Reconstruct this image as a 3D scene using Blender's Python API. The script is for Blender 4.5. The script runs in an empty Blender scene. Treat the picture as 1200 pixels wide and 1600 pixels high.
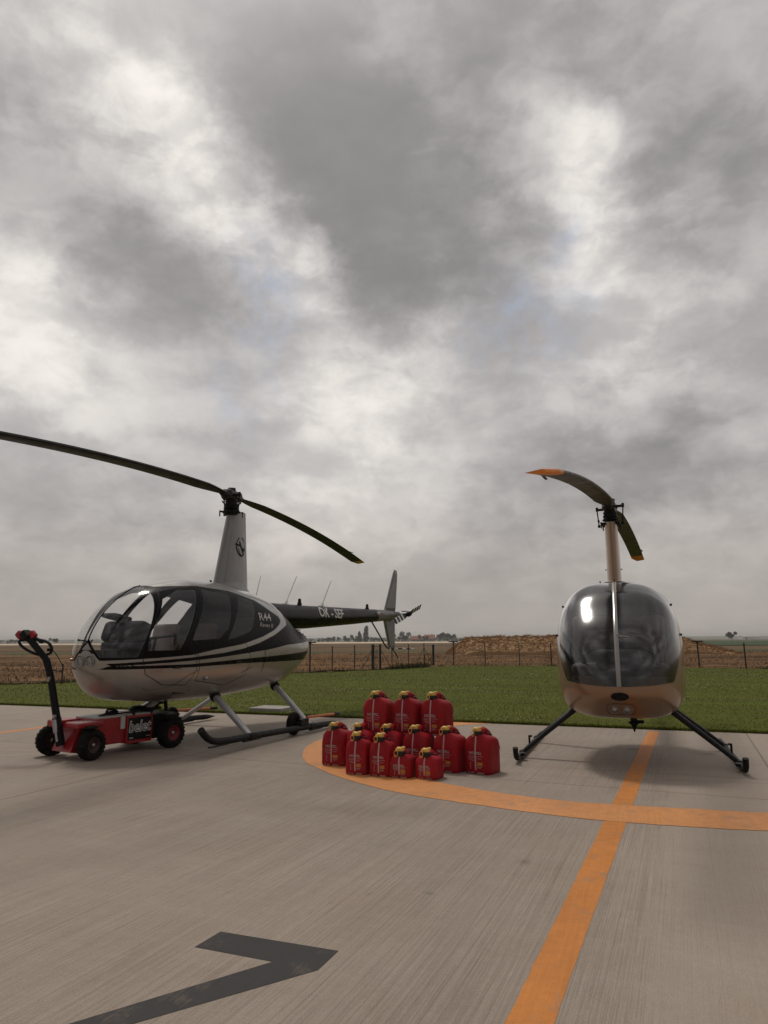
import bpy, bmesh, math, random
import numpy as np
from mathutils import Vector, Matrix, Euler
R = math.radians
rng = np.random.default_rng(7); random.seed(7)
scene = bpy.context.scene
COL = scene.collection

# ------------------------------------------------------------------ camera
CAM_H, F_PX, PITCH, ROLL = 1.18, 1060.0, .187, -.0055
cam_d = bpy.data.cameras.new('camera'); cam = bpy.data.objects.new('camera', cam_d); COL.objects.link(cam)
cam_d.sensor_fit = 'HORIZONTAL'; cam_d.sensor_width = 36; cam_d.lens = 36*F_PX/1200
cam_d.clip_start = .05; cam_d.clip_end = 12000
_f = Vector((0, math.cos(PITCH), math.sin(PITCH))); _u = Vector((0, -math.sin(PITCH), math.cos(PITCH))); _r = Vector((1, 0, 0))
_r2 = math.cos(ROLL)*_r + math.sin(ROLL)*_u; _u2 = -math.sin(ROLL)*_r + math.cos(ROLL)*_u
cam.matrix_world = Matrix(((_r2.x, _u2.x, -_f.x, 0), (_r2.y, _u2.y, -_f.y, 0), (_r2.z, _u2.z, -_f.z, CAM_H), (0, 0, 0, 1)))
scene.camera = cam
scene.view_settings.view_transform = 'Standard'; scene.view_settings.look = 'None'
scene.view_settings.exposure = 0.0; scene.view_settings.gamma = 1.0
scene.cycles.max_bounces = 10; scene.cycles.transparent_max_bounces = 16
scene.cycles.volume_bounces = 0

# ------------------------------------------------------------------ sky and sun
SUN_EL, SUN_AZ = 64.0, -24.0          # degrees; azimuth from +Y towards +X
sun_dir = Vector((math.sin(R(SUN_AZ))*math.cos(R(SUN_EL)), math.cos(R(SUN_AZ))*math.cos(R(SUN_EL)), math.sin(R(SUN_EL))))
sun_d = bpy.data.lights.new('sun', 'SUN'); sun_d.energy = 1.05; sun_d.angle = R(10); sun_d.color = (1, .94, .86)
sun = bpy.data.objects.new('sun', sun_d); COL.objects.link(sun)
sun.rotation_euler = sun_dir.to_track_quat('Z', 'Y').to_euler(); sun.location = (0, 0, 40)

BLOBS = [(-22.0,40.2,3.78,0.38),(-19.0,38.1,2.7,0.25),(-16.4,36.0,2.97,0.33),(-14.8,33.8,2.16,0.2),(-11.9,31.6,2.16,0.25),(-7.5,31.2,2.43,0.3),(-5.7,27.9,2.16,0.25),(-31.5,25.4,3.24,0.3),(-28.6,22.9,3.24,0.15),(-27.6,40.4,3.24,0.08),(-32.1,41.0,4.86,0.12),(17.3,35.9,2.05,0.36),(17.9,33.2,1.89,0.3),(16.3,38.0,1.89,0.25),(12.3,39.7,1.89,0.15),(19.5,30.3,2.43,0.22),(13.8,34.7,2.7,0.12),(21.5,28.6,3.24,0.1),(21.9,21.8,4.32,0.15),(16.7,20.5,3.78,0.12),(26.1,24.9,3.78,0.08),(3.5,23.4,3.24,0.22),(-2.2,22.4,3.24,0.15),(-5.6,18.7,3.24,0.18),(0.0,17.2,3.24,0.12),(-21.6,19.6,3.78,0.12),(-28.1,18.3,3.24,0.08),(-7.7,10.7,3.24,0.1),(-5.5,15.0,3.78,0.05),(24.3,44.3,5.41,0.05),(-2.3,39.4,5.95,-0.14),(1.4,34.6,5.95,-0.16),(0.1,30.0,4.32,-0.1),(-7.3,45.4,5.41,-0.08),(7.1,28.3,4.86,-0.08),(-28.0,35.7,4.32,-0.06),(-24.9,29.1,4.86,-0.06),(-18.1,28.8,3.78,-0.05),(-31.0,23.5,4.5,0.16),(-30.5,19.5,4.5,0.12),(19.0,29.0,3.2,0.14),(-1.5,17.5,5.5,0.10),(0.5,13.0,5.0,0.05),(-15.2,25.8,2.7,-0.08),(27.5,37.6,6.49,-0.08),(27.8,31.3,4.32,-0.05),(25.8,16.4,5.95,-0.16),(17.9,15.3,5.95,-0.12),(11.0,12.6,4.32,-0.08),(21.1,11.4,5.41,-0.1),(-25.8,12.2,4.86,-0.1),(-18.7,12.3,3.24,-0.08),(-13.7,16.3,2.7,-0.06)]
GAPS = [(-10.7,29.8,1.35,0.6),(-10.9,27.1,1.35,0.6),(-9.1,25.3,1.35,0.6),(12.6,24.9,2.16,0.7),(16.8,31.1,0.97,0.8),(17.1,27.3,1.35,0.5),(-12.8,19.4,2.16,0.4)]

class NT:
    """tiny node-tree writer"""
    def __init__(s, tree): s.t = tree; s.n = tree.nodes; s.l = tree.links
    def new(s, kind, **kw):
        n = s.n.new(kind)
        for k, v in kw.items(): setattr(n, k, v)
        return n
    def put(s, sock, v):
        if hasattr(v, 'is_output'): s.l.new(v, sock)
        elif v is not None: sock.default_value = v
    def math(s, op, a, b=None, c=None, clamp=False):
        n = s.new('ShaderNodeMath', operation=op, use_clamp=clamp)
        for i, v in enumerate((a, b, c)):
            if v is not None: s.put(n.inputs[i], v)
        return n.outputs[0]
    def vmath(s, op, a, b=None, scale=None):
        n = s.new('ShaderNodeVectorMath', operation=op)
        s.put(n.inputs[0], a)
        if b is not None: s.put(n.inputs[1], b)
        if scale is not None: s.put(n.inputs['Scale'], scale)
        return n.outputs['Value'] if op in ('DOT_PRODUCT', 'LENGTH', 'DISTANCE') else n.outputs[0]
    def noise(s, vec, scale, detail=4, rough=.5, dist=0.):
        n = s.new('ShaderNodeTexNoise')
        s.put(n.inputs['Vector'], vec); n.inputs['Scale'].default_value = scale; n.inputs['Detail'].default_value = detail
        n.inputs['Roughness'].default_value = rough; n.inputs['Distortion'].default_value = dist
        return n
    def ramp(s, fac, stops, interp='LINEAR'):
        n = s.new('ShaderNodeValToRGB'); e = n.color_ramp.elements; n.color_ramp.interpolation = interp
        while len(e) > 1: e.remove(e[-1])
        for i, (p, c) in enumerate(stops):
            k = e[0] if i == 0 else e.new(p)
            k.position = p; k.color = tuple(c)+(1,) if len(c) == 3 else c
        s.put(n.inputs[0], fac); return n.outputs[0]
    def mix(s, fac, a, b, blend='MIX'):
        n = s.new('ShaderNodeMix', data_type='RGBA', blend_type=blend)
        s.put(n.inputs[0], fac)
        for i, v in ((6, a), (7, b)):
            if isinstance(v, (tuple, list)) and len(v) == 3: v = tuple(v)+(1,)
            s.put(n.inputs[i], v)
        return n.outputs[2]
    def maprange(s, v, a, b, c=0., d=1., smooth=False):
        n = s.new('ShaderNodeMapRange'); n.interpolation_type = 'SMOOTHSTEP' if smooth else 'LINEAR'
        s.put(n.inputs[0], v)
        for i, k in enumerate((a, b, c, d)): n.inputs[1+i].default_value = k
        return n.outputs[0]

def direction(az, el):
    return (math.sin(R(az))*math.cos(R(el)), math.cos(R(az))*math.cos(R(el)), math.sin(R(el)))

world = bpy.data.worlds.new('World'); scene.world = world; world.use_nodes = True
w = NT(world.node_tree); w.n.clear()
tc = w.new('ShaderNodeTexCoord').outputs['Generated']
sky = w.new('ShaderNodeTexSky', sky_type='NISHITA', sun_disc=False, sun_elevation=R(SUN_EL), sun_rotation=R(SUN_AZ))
skyc = w.vmath('SCALE', sky.outputs[0], scale=.10)
d0 = w.vmath('NORMALIZE', tc)
wn = w.noise(d0, 4.5, 5, .55)
warp = w.vmath('SCALE', w.vmath('SUBTRACT', wn.outputs['Color'], (.5, .5, .5)), scale=.16)
wn2 = w.noise(d0, 17, 4, .6)
warp2 = w.vmath('SCALE', w.vmath('SUBTRACT', wn2.outputs['Color'], (.5, .5, .5)), scale=.045)
wn3 = w.noise(d0, 52, 4, .65)
warp3 = w.vmath('SCALE', w.vmath('SUBTRACT', wn3.outputs['Color'], (.5, .5, .5)), scale=.022)
dw = w.vmath('NORMALIZE', w.vmath('ADD', w.vmath('ADD', w.vmath('ADD', d0, warp), warp2), warp3))
sep = w.new('ShaderNodeSeparateXYZ'); w.l.new(d0, sep.inputs[0])
zz = w.math('ADD', w.math('MAXIMUM', sep.outputs[2], 0.0), .16)
plane = w.new('ShaderNodeCombineXYZ')
w.put(plane.inputs[0], w.math('DIVIDE', sep.outputs[0], zz)); w.put(plane.inputs[1], w.math('DIVIDE', sep.outputs[1], zz)); plane.inputs[2].default_value = .37
n1 = w.noise(plane.outputs[0], 1.25, 7, .52, .35).outputs[0]
n2 = w.noise(plane.outputs[0], 4.2, 8, .62, .5).outputs[0]
def bsum(lst, vec):
    tot = None
    for az, el, sg, am in lst:
        k = 1/(R(sg)**2)
        e = w.math('EXPONENT', w.math('MULTIPLY_ADD', w.vmath('DOT_PRODUCT', vec, direction(az, el)), k, -k))
        tot = w.math('MULTIPLY', e, am) if tot is None else w.math('MULTIPLY_ADD', e, am, tot)
    return tot
lumpP = bsum([(a, e, s_*.92, m_*(.74 if a > 11 and e > 29 else .86)) for a, e, s_, m_ in BLOBS if m_ > 0], dw); lumpN = bsum([b for b in BLOBS if b[3] < 0], dw)
flat = w.vmath('MULTIPLY', w.vmath('ADD', d0, w.vmath('SCALE', warp2, scale=.6)), (1., 1., 1.75))
nA = w.noise(flat, 4.0, 9, .53, .25).outputs[0]
nB = w.noise(w.vmath('ADD', flat, (3.1, 1.7, .4)), 13.0, 8, .56, .2).outputs[0]
cover = w.maprange(w.math('ADD', w.math('MULTIPLY_ADD', w.math('SUBTRACT', nB, .5), .30, nA), w.math('MULTIPLY', w.math('ADD', lumpP, lumpN), .25)), .36, .68, 0., 1., True)
rag = w.maprange(w.math('MULTIPLY_ADD', w.math('SUBTRACT', nA, .5), .6, nB), .32, .68, .62, 1.15, True)
lump = w.math('ADD', w.math('MULTIPLY', w.math('MULTIPLY', lumpP, .95), rag), w.math('MULTIPLY', lumpN, .60))
back = w.maprange(sep.outputs[1], .25, -.35, 1.0, 2.6, True)        # heavier, more broken cloud on the far side of the sky
val = w.math('ADD', w.math('MULTIPLY', w.math('ADD', w.math('MULTIPLY_ADD', w.math('SUBTRACT', cover, .45), .13, w.math('MULTIPLY', w.math('SUBTRACT', nB, .5), .12)), w.math('MULTIPLY', w.math('SUBTRACT', n1, .5), .10)), back), w.math('MULTIPLY_ADD', w.math('MULTIPLY', w.maprange(sep.outputs[2], .03, .14, 0., 1., True), w.maprange(sep.outputs[2], .34, .56, 1., 0., True)), .115, .405))
val = w.math('ADD', val, lump)
val = w.math('SMOOTH_MIN', val, .92, .25)
val = w.math('SMOOTH_MAX', val, .265, .10)
val = w.math('ADD', val, w.math('MULTIPLY_ADD', w.math('SUBTRACT', nB, .5), .07, w.math('MULTIPLY', w.math('SUBTRACT', n2, .5), .08)))
# overcast is brighter round the hidden sun
glow = w.math('EXPONENT', w.math('MULTIPLY_ADD', w.vmath('DOT_PRODUCT', d0, tuple(sun_dir)), 40.0, -40.0))
val = w.math('MULTIPLY_ADD', glow, 1.3, val)
val = w.math('MULTIPLY', val, w.math('ADD', 1.0, w.math('MULTIPLY', w.math('MULTIPLY_ADD', w.math('SUBTRACT', cover, .5), 1.1, w.math('MULTIPLY', w.math('SUBTRACT', nB, .5), 1.2)), w.maprange(sep.outputs[1], .2, -.3, 0., 1., True))))
dim = w.math('MULTIPLY', w.maprange(sep.outputs[1], .45, -.45, 0., 1., True), w.maprange(sep.outputs[2], .30, .75, .54, .16, True))
val = w.math('MULTIPLY', val, w.math('SUBTRACT', 1.0, dim))     # the sky behind the camera is a dark cloud bank
lowband = w.maprange(sep.outputs[2], 0.0, .16, 1.0, 0.0, True)
val = w.math('MAXIMUM', w.math('ADD', w.math('MULTIPLY', val, w.math('SUBTRACT', 1.0, w.math('MULTIPLY', lowband, .75))), w.math('MULTIPLY', lowband, w.maprange(sep.outputs[1], .3, -.3, .33, .17))), .10)
tint = w.ramp(w.maprange(val, .2, .85), [(0, (1.0, .955, .965)), (.4, (1.0, .958, .945)), (1, (1.0, .95, .89))])
cloud = w.mix(w.math('MULTIPLY', w.maprange(sep.outputs[2], 0., .28, 1., 0., True), 1.0), w.vmath('SCALE', tint, scale=val), w.vmath('MULTIPLY', w.vmath('SCALE', tint, scale=val), (1.0, .955, .885)))
gap = w.math('MULTIPLY', bsum(GAPS, dw), w.maprange(wn2.outputs[0], .38, .62), clamp=True)
skycol = w.mix(w.math('MULTIPLY', gap, .75), cloud, w.vmath('ADD', w.vmath('SCALE', skyc, scale=.45), (.27, .295, .335)))
# ground-coloured lower half, never in view above the ground sheet
below = w.maprange(sep.outputs[2], -.06, -.01, 1.0, 0.0)
skycol = w.mix(below, skycol, (.16, .14, .11))
bg = w.new('ShaderNodeBackground'); w.l.new(skycol, bg.inputs[0]); bg.inputs[1].default_value = 1.0
wo = w.new('ShaderNodeOutputWorld'); w.l.new(bg.outputs[0], wo.inputs[0])
world.cycles.sampling_method = 'MANUAL'; world.cycles.sample_map_resolution = 512

# ------------------------------------------------------------------ materials
def material(name):
    m = bpy.data.materials.new(name); m.use_nodes = True
    t = NT(m.node_tree); t.n.clear()
    p = t.new('ShaderNodeBsdfPrincipled'); o = t.new('ShaderNodeOutputMaterial'); t.l.new(p.outputs[0], o.inputs[0])
    return m, t, p, o
def simple(name, col, rough=.5, metal=0., var=.12, scale=6., bump=0., bscale=60., coat=0., dirt=None, spec=.5):
    m, t, p, o = material(name)
    co = t.new('ShaderNodeTexCoord').outputs['Object']
    n = t.noise(co, scale, 5, .6).outputs[0]
    lo = tuple(c*(1-var) for c in col); hi = tuple(min(1, c*(1+var)) for c in col)
    c = t.ramp(n, [(.3, lo), (.7, hi)])
    if dirt:
        n3 = t.noise(co, scale*2.7, 6, .65).outputs[0]
        c = t.mix(t.maprange(n3, .52, .75), c, dirt)
    t.l.new(c, p.inputs['Base Color'])
    t.put(p.inputs['Roughness'], t.maprange(t.noise(co, scale*1.7, 4).outputs[0], .3, .7, max(.02, rough*.8), min(1, rough*1.2)))
    p.inputs['Metallic'].default_value = metal; p.inputs['Coat Weight'].default_value = coat; p.inputs['Coat Roughness'].default_value = .06
    p.inputs['Specular IOR Level'].default_value = spec
    if bump:
        b = t.new('ShaderNodeBump'); b.inputs['Strength'].default_value = bump; b.inputs['Distance'].default_value = .01
        t.l.new(t.noise(co, bscale, 4).outputs[0], b.inputs['Height']); t.l.new(b.outputs[0], p.inputs['Normal'])
    return m
def glass(name, tint, refl=1.0, rough=.0):
    m, t, p, o = material(name); t.n.remove(p)
    tr = t.new('ShaderNodeBsdfTransparent'); tr.inputs[0].default_value = tuple(tint)+(1,)
    gl = t.new('ShaderNodeBsdfGlossy'); gl.inputs['Roughness'].default_value = max(rough, .12); gl.inputs[0].default_value = (1, 1, 1, 1)
    ge = t.new('ShaderNodeNewGeometry'); cs = t.math('ABSOLUTE', t.vmath('DOT_PRODUCT', ge.outputs['Incoming'], ge.outputs['Normal']))
    f = t.math('MULTIPLY', t.math('MULTIPLY_ADD', t.math('POWER', t.math('SUBTRACT', 1.0, cs), 5.0), .95, .048), 1.45*refl, clamp=True)
    co = t.new('ShaderNodeTexCoord').outputs['Object']
    b = t.new('ShaderNodeBump'); b.inputs['Strength'].default_value = .08; b.inputs['Distance'].default_value = .02
    t.l.new(t.noise(co, 2.2, 2).outputs[0], b.inputs['Height']); t.l.new(b.outputs[0], gl.inputs['Normal'])
    mx = t.new('ShaderNodeMixShader'); t.put(mx.inputs[0], f); t.l.new(tr.outputs[0], mx.inputs[1]); t.l.new(gl.outputs[0], mx.inputs[2])
    t.l.new(mx.outputs[0], o.inputs[0]); return m

M = {}
M['silver'] = simple('silver metallic paint', (.355, .34, .32), .33, .6, .05, 2., coat=.6)
M['black_paint'] = simple('black gloss paint', (.005, .005, .005), .28, 0, .1, 3., spec=.10)
M['dark_grey_paint'] = simple('dark grey metallic paint', (.028, .026, .027), .32, 0, .08, 3., spec=.15)
M['grey_fin'] = simple('grey satin paint', (.22, .21, .21), .4, .2, .06, 4.)
M['tan_paint'] = simple('bronze metallic paint', (.32, .205, .125), .34, .5, .05, 2., coat=.6)
M['lining'] = simple('dark cabin trim', (.022, .022, .024), .8, 0, .2, 12.)
M['grey_trim'] = simple('grey cabin trim', (.10, .095, .09), .75, 0, .15, 14.)
M['seat_leather'] = simple('taupe seat leather', (.32, .265, .235), .55, 0, .12, 9., bump=.15, bscale=40)
M['instrument'] = simple('black crackle panel', (.012, .012, .013), .6, 0, .2, 20., bump=.2, bscale=200)
M['clear'] = glass('clear acrylic', (.96, .96, .96), .85)
M['tinted'] = glass('smoke tinted acrylic', (.93, .93, .935), .8)
M['tinted_shaded'] = glass('tinted acrylic with cabin shade', (.40, .39, .39), .55)  # smoke tint with the dark of the cabin put into the colour
M['lens'] = glass('lamp lens', (.95, .95, .95), 1.3)
M['rubber'] = simple('black rubber', (.009, .0085, .008), .85, 0, .25, 10., bump=.3, bscale=80, dirt=(.028, .025, .022), spec=.15)
M['black_metal'] = simple('black painted metal', (.007, .007, .0075), .5, 0, .2, 9., spec=.2)
M['blade_dark'] = simple('dark blade paint', (.009, .011, .009), .5, 0, .2, 5., spec=.3)
M['blade_brown'] = simple('weathered blade paint', (.055, .046, .040), .5, .1, .2, 4.)
M['blade_yellow'] = simple('yellow blade tip paint', (.55, .27, .03), .5, 0, .15, 9.)
M['blade_orange'] = simple('orange blade tip paint', (.78, .24, .035), .5, 0, .15, 9.)
M['steel'] = simple('bare steel', (.42, .41, .40), .32, .9, .1, 8.)
M['hub'] = simple('oily hub metal', (.035, .035, .036), .38, .6, .35, 22.)
M['fairing_grey'] = simple('grey metallic fairing paint', (.27, .26, .25), .38, .5, .05, 2., coat=.3)
M['chrome'] = simple('polished reflector', (.85, .85, .84), .12, .9, .05, 9.)
M['lamp_white'] = simple('pale lamp reflector', (.72, .72, .70), .25, .3, .06, 30.)
M['leg_grey'] = simple('grey leg fairing paint', (.42, .42, .43), .35, .35, .06, 5.)
M['white_paint'] = simple('white paint', (.72, .72, .70), .5, 0, .06, 9.)
M['red_paint'] = simple('red paint', (.34, .010, .014), .38, 0, .15, 6., coat=.15, dirt=(.2, .013, .013))
M['red_dark'] = simple('dark red rim paint', (.20, .012, .014), .5, 0, .25, 9.)
M['pvc_grey'] = simple('light grey cover', (.52, .50, .48), .6, 0, .1, 8.)
def can_mat():
    m, t, p, o = material('red polyethylene'); co = t.new('ShaderNodeTexCoord').outputs['Object']; rnd = t.new('ShaderNodeObjectInfo').outputs['Random']
    c = t.mix(rnd, (.30, .004, .010), (.40, .010, .022)); n = t.noise(co, 7, 5, .65).outputs[0]
    c = t.vmath('SCALE', c, scale=t.maprange(n, .25, .75, .86, 1.12))
    off = t.new('ShaderNodeCombineXYZ'); t.put(off.inputs[0], t.math('MULTIPLY', rnd, 9.0)); q = t.vmath('ADD', co, off.outputs[0])
    z = t.new('ShaderNodeSeparateXYZ'); t.l.new(co, z.inputs[0])
    dust = t.math('MULTIPLY', t.maprange(t.noise(q, 11, 6, .7).outputs[0], .50, .78), t.maprange(z.outputs[2], 0., .16, .8, .25))      # splashed dust near the foot
    c = t.mix(dust, c, (.24, .09, .07)); sc = t.vmath('MULTIPLY', q, (9, 9, 60)); c = t.mix(t.maprange(t.noise(sc, 1.6, 4, .6).outputs[0], .66, .74, 0., .35), c, (.45, .10, .10))
    t.l.new(c, p.inputs['Base Color']); t.put(p.inputs['Roughness'], t.maprange(n, .3, .7, .38, .58)); p.inputs['Specular IOR Level'].default_value = .25
    b = t.new('ShaderNodeBump'); b.inputs['Strength'].default_value = .12; b.inputs['Distance'].default_value = .006; t.l.new(t.noise(co, 90, 4).outputs[0], b.inputs['Height']); t.l.new(b.outputs[0], p.inputs['Normal']); return m
M['can_red'] = can_mat()
M['can_yellow'] = simple('yellow plastic', (.80, .53, .13), .45, 0, .12, 12.)
M['can_black'] = simple('black plastic', (.012, .012, .012), .45, 0, .2, 12.)
M['label_white'] = simple('white print', (.40, .35, .35), .6, 0, .08, 40.)
M['label_yellow'] = simple('yellow print', (.48, .22, .04), .6, 0, .08, 40.)
M['stripe'] = simple('translucent level strip', (.55, .33, .35), .4, 0, .08, 30.)
M['orange_rod'] = simple('orange handle', (.50, .13, .04), .5, 0, .15, 15.)
M['post'] = simple('dark green post', (.020, .021, .018), .6, 0, .2, 8.)
M['post_pale'] = simple('galvanised post', (.30, .28, .25), .6, .3, .15, 8.)
M['wire'] = simple('fence wire', (.06, .055, .05), .5, .4, .1, 8.)
M['bark'] = simple('bark', (.07, .055, .04), .9, 0, .25, 3.)
M['roof_tile'] = simple('red roof tiles', (.30, .11, .07), .85, 0, .2, 1.5)
M['plaster'] = simple('pale plaster', (.42, .38, .33), .9, 0, .1, 1.)
M['white_wall'] = simple('white hall cladding', (.75, .75, .73), .7, 0, .06, .4)
M['window_dark'] = simple('dark window glass', (.03, .035, .04), .1, 0, .1, 1.)
def foliage(name, col, lo=.55, hi=1.6):
    m, t, p, o = material(name)
    g = t.new('ShaderNodeNewGeometry')
    c = t.ramp(g.outputs['Random Per Island'], [(0, tuple(x*lo for x in col)), (.6, col), (1, tuple(x*hi for x in col))])
    t.l.new(c, p.inputs['Base Color']); p.inputs['Roughness'].default_value = .7; p.inputs['Specular IOR Level'].default_value = .2
    return m
M['leaf_dark'] = foliage('dark leaves', (.028, .040, .018))
M['leaf_mid'] = foliage('mid green leaves', (.042, .058, .024))
M['leaf_pine'] = foliage('dark conifer leaves', (.020, .032, .020))

# ------------------------------------------------------------------ mesh building
class MB:
    """collects shapes, then links them as ONE mesh object"""
    def __init__(s): s.v = []; s.f = []; s.m = []; s.sm = []
    def add(s, verts, faces, mat=0, smooth=True, X=None):
        o = len(s.v)
        s.v += [tuple((X @ Vector(p)) if X is not None else p) for p in verts]
        s.f += [tuple(i+o for i in f) for f in faces]; s.m += [mat]*len(faces); s.sm += [smooth]*len(faces); return s
    def bm(s, b, mat=0, smooth=False, X=None):
        b.verts.index_update(); s.add([v.co.copy() for v in b.verts], [[v.index for v in f.verts] for f in b.faces], mat, smooth, X); b.free(); return s
    def box(s, c, size, bev=.0, mat=0, rot=None, seg=2, smooth=False, taper=None):
        b = bmesh.new(); bmesh.ops.create_cube(b, size=1)
        for v in b.verts:
            v.co = Vector((v.co.x*size[0], v.co.y*size[1], v.co.z*size[2]))
            if taper and v.co.z > 0: v.co.x *= taper[0]; v.co.y *= taper[1]
        if bev: bmesh.ops.bevel(b, geom=list(b.edges), offset=bev, segments=seg, profile=.5, affect='EDGES')
        X = Matrix.Translation(c) @ (rot.to_4x4() if rot is not None else Matrix.Identity(4))
        return s.bm(b, mat, smooth, X)
    def tube(s, pts, rad, seg=10, mat=0, cap=True, flat=1.0, up=None):
        pts = [Vector(p) for p in pts]; n = len(pts)
        rad = list(rad) if hasattr(rad, '__len__') else [rad]*n
        vs = []; fs = []; prev = None
        for i, p in enumerate(pts):
            t = (pts[min(i+1, n-1)]-pts[max(i-1, 0)]).normalized()
            a = prev if prev is not None else (Vector(up) if up is not None else (Vector((0, 0, 1)) if abs(t.z) < .9 else Vector((1, 0, 0))))
            a = (a-t*a.dot(t)).normalized(); bb = t.cross(a); prev = a
            for k in range(seg):
                th = 2*math.pi*k/seg; vs.append(p+a*(rad[i]*flat*math.cos(th))+bb*(rad[i]*math.sin(th)))
        for i in range(n-1):
            for k in range(seg):
                k2 = (k+1) % seg; fs.append((i*seg+k, i*seg+k2, (i+1)*seg+k2, (i+1)*seg+k))
        s.add(vs, fs, mat, True)
        if cap: s.add(vs[:seg], [tuple(range(seg))[::-1]], mat, False); s.add(vs[-seg:], [tuple(range(seg))], mat, False)
        return s
    def lathe(s, prof, seg=24, mat=0, X=None, smooth=True, closed=False):
        vs = []; fs = []; n = len(prof)
        for i, (r, z) in enumerate(prof):
            for k in range(seg):
                th = 2*math.pi*k/seg; vs.append((r*math.cos(th), r*math.sin(th), z))
        for i in range(n if closed else n-1):
            i2 = (i+1) % n
            for k in range(seg):
                k2 = (k+1) % seg; fs.append((i*seg+k, i*seg+k2, i2*seg+k2, i2*seg+k))
        if not closed:
            if prof[0][0] > 1e-5: fs.append(tuple(range(seg))[::-1])
            if prof[-1][0] > 1e-5: fs.append(tuple((n-1)*seg+k for k in range(seg)))
        return s.add(vs, fs, mat, smooth, X)
    def cyl(s, a, b, r, seg=14, mat=0, r2=None): return s.tube([a, b], [r, r if r2 is None else r2], seg, mat)
    def prism(s, poly, z0, z1, mat=0, X=None, smooth=False):
        n = len(poly); vs = [(x, y, z0) for x, y in poly]+[(x, y, z1) for x, y in poly]
        fs = [tuple(range(n))[::-1], tuple(range(n, 2*n))]+[(i, (i+1) % n, (i+1) % n+n, i+n) for i in range(n)]
        return s.add(vs, fs, mat, smooth, X)
    def build(s, name, mats, parent=None, loc=None, rotz=None):
        me = bpy.data.meshes.new(name); me.from_pydata([tuple(v) for v in s.v], [], s.f)
        mats = mats if isinstance(mats, (list, tuple)) else [mats]
        for m in mats: me.materials.append(m)
        me.polygons.foreach_set('material_index', s.m); me.polygons.foreach_set('use_smooth', s.sm)
        me.update(); return link(name, me, parent, loc, rotz)
def link(name, me, parent=None, loc=None, rotz=None):
    o = bpy.data.objects.new(name, me); COL.objects.link(o)
    if parent is not None: o.parent = parent
    if loc is not None: o.location = loc
    if rotz is not None: o.rotation_euler = (0, 0, rotz)
    return o
def tag(o, label=None, cat=None, group=None, kind=None):
    if label: o['label'] = label
    if cat: o['category'] = cat
    if group: o['group'] = group
    if kind: o['kind'] = kind
    return o
def thing(name, label, cat, loc=(0, 0, 0), rotz=0, group=None):
    o = bpy.data.objects.new(name, None); COL.objects.link(o); o.location = loc; o.rotation_euler = (0, 0, rotz); o.empty_display_size = .2
    return tag(o, label, cat, group)
def copy_tree(o, parent=None):
    c = o.copy(); COL.objects.link(c)
    if parent is not None: c.parent = parent
    for ch in list(o.children): copy_tree(ch, c)
    return c
def catmull(P, n=6):
    P = [np.array(p, float) for p in P]; out = []
    for i in range(len(P)-1):
        a = P[i-1] if i else 2*P[0]-P[1]; b, c = P[i], P[i+1]; d = P[i+2] if i+2 < len(P) else 2*P[-1]-P[-2]
        for k in range(n):
            t = k/n; out.append(.5*((2*b)+(c-a)*t+(2*a-5*b+4*c-d)*t*t+(3*b-a-3*c+d)*t**3))
    out.append(P[-1]); return [tuple(p) for p in out]
def text_geo(body, size, shear=0., bold=0., extrude=0.):
    cu = bpy.data.curves.new('lettering', 'FONT'); cu.body = body; cu.size = size; cu.shear = shear; cu.offset = bold; cu.align_x = 'CENTER'; cu.align_y = 'CENTER'
    cu.extrude = extrude; cu.resolution_u = 3
    o = bpy.data.objects.new('lettering', cu); COL.objects.link(o)
    dg = bpy.context.evaluated_depsgraph_get(); dg.update()
    me = bpy.data.meshes.new_from_object(o.evaluated_get(dg)); v = [tuple(x.co) for x in me.vertices]; f = [tuple(p.vertices) for p in me.polygons]
    bpy.data.objects.remove(o); bpy.data.curves.remove(cu)
    b = bmesh.new(); b.from_mesh(me); bpy.data.meshes.remove(me); bmesh.ops.triangulate(b, faces=list(b.faces))
    for _ in range(2):
        lg = [e for e in b.edges if e.calc_length() > size*.22]
        if lg: bmesh.ops.subdivide_edges(b, edges=lg, cuts=1); bmesh.ops.triangulate(b, faces=[q for q in b.faces if len(q.verts) > 3])
    b.verts.index_update(); v = [tuple(x.co) for x in b.verts]; f = [tuple(x.index for x in q.verts) for q in b.faces]; b.free()
    return v, f
def raw_mesh(name, V, F, mat, smooth=False):
    V = np.asarray(V, np.float32); F = np.asarray(F, np.int32); k = F.shape[1]
    me = bpy.data.meshes.new(name); me.vertices.add(len(V)); me.vertices.foreach_set('co', V.ravel())
    me.loops.add(F.size); me.loops.foreach_set('vertex_index', F.ravel())
    me.polygons.add(len(F)); me.polygons.foreach_set('loop_start', np.arange(len(F), dtype=np.int32)*k)
    me.update(calc_edges=True); me.validate()
    me.polygons.foreach_set('use_smooth', np.full(len(me.polygons), smooth))
    for m in (mat if isinstance(mat, (list, tuple)) else [mat]): me.materials.append(m)
    return me
# ------------------------------------------------------------------ the setting
ACR = np.array((.9347, -.3552)); ALO = np.array((.3552, .9347))      # across / along the brushed concrete
E0 = np.array((-.02, 10.72))                                         # a point on the pad's back edge
def ground_poly(name, pts, z, mat, depth=None):
    mb = MB()
    if depth: mb.prism(pts, z-depth, z)
    else: mb.add([(x, y, z) for x, y in pts], [tuple(range(len(pts)))], 0, False)
    return tag(mb.build(name, mat), kind='structure')

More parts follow.
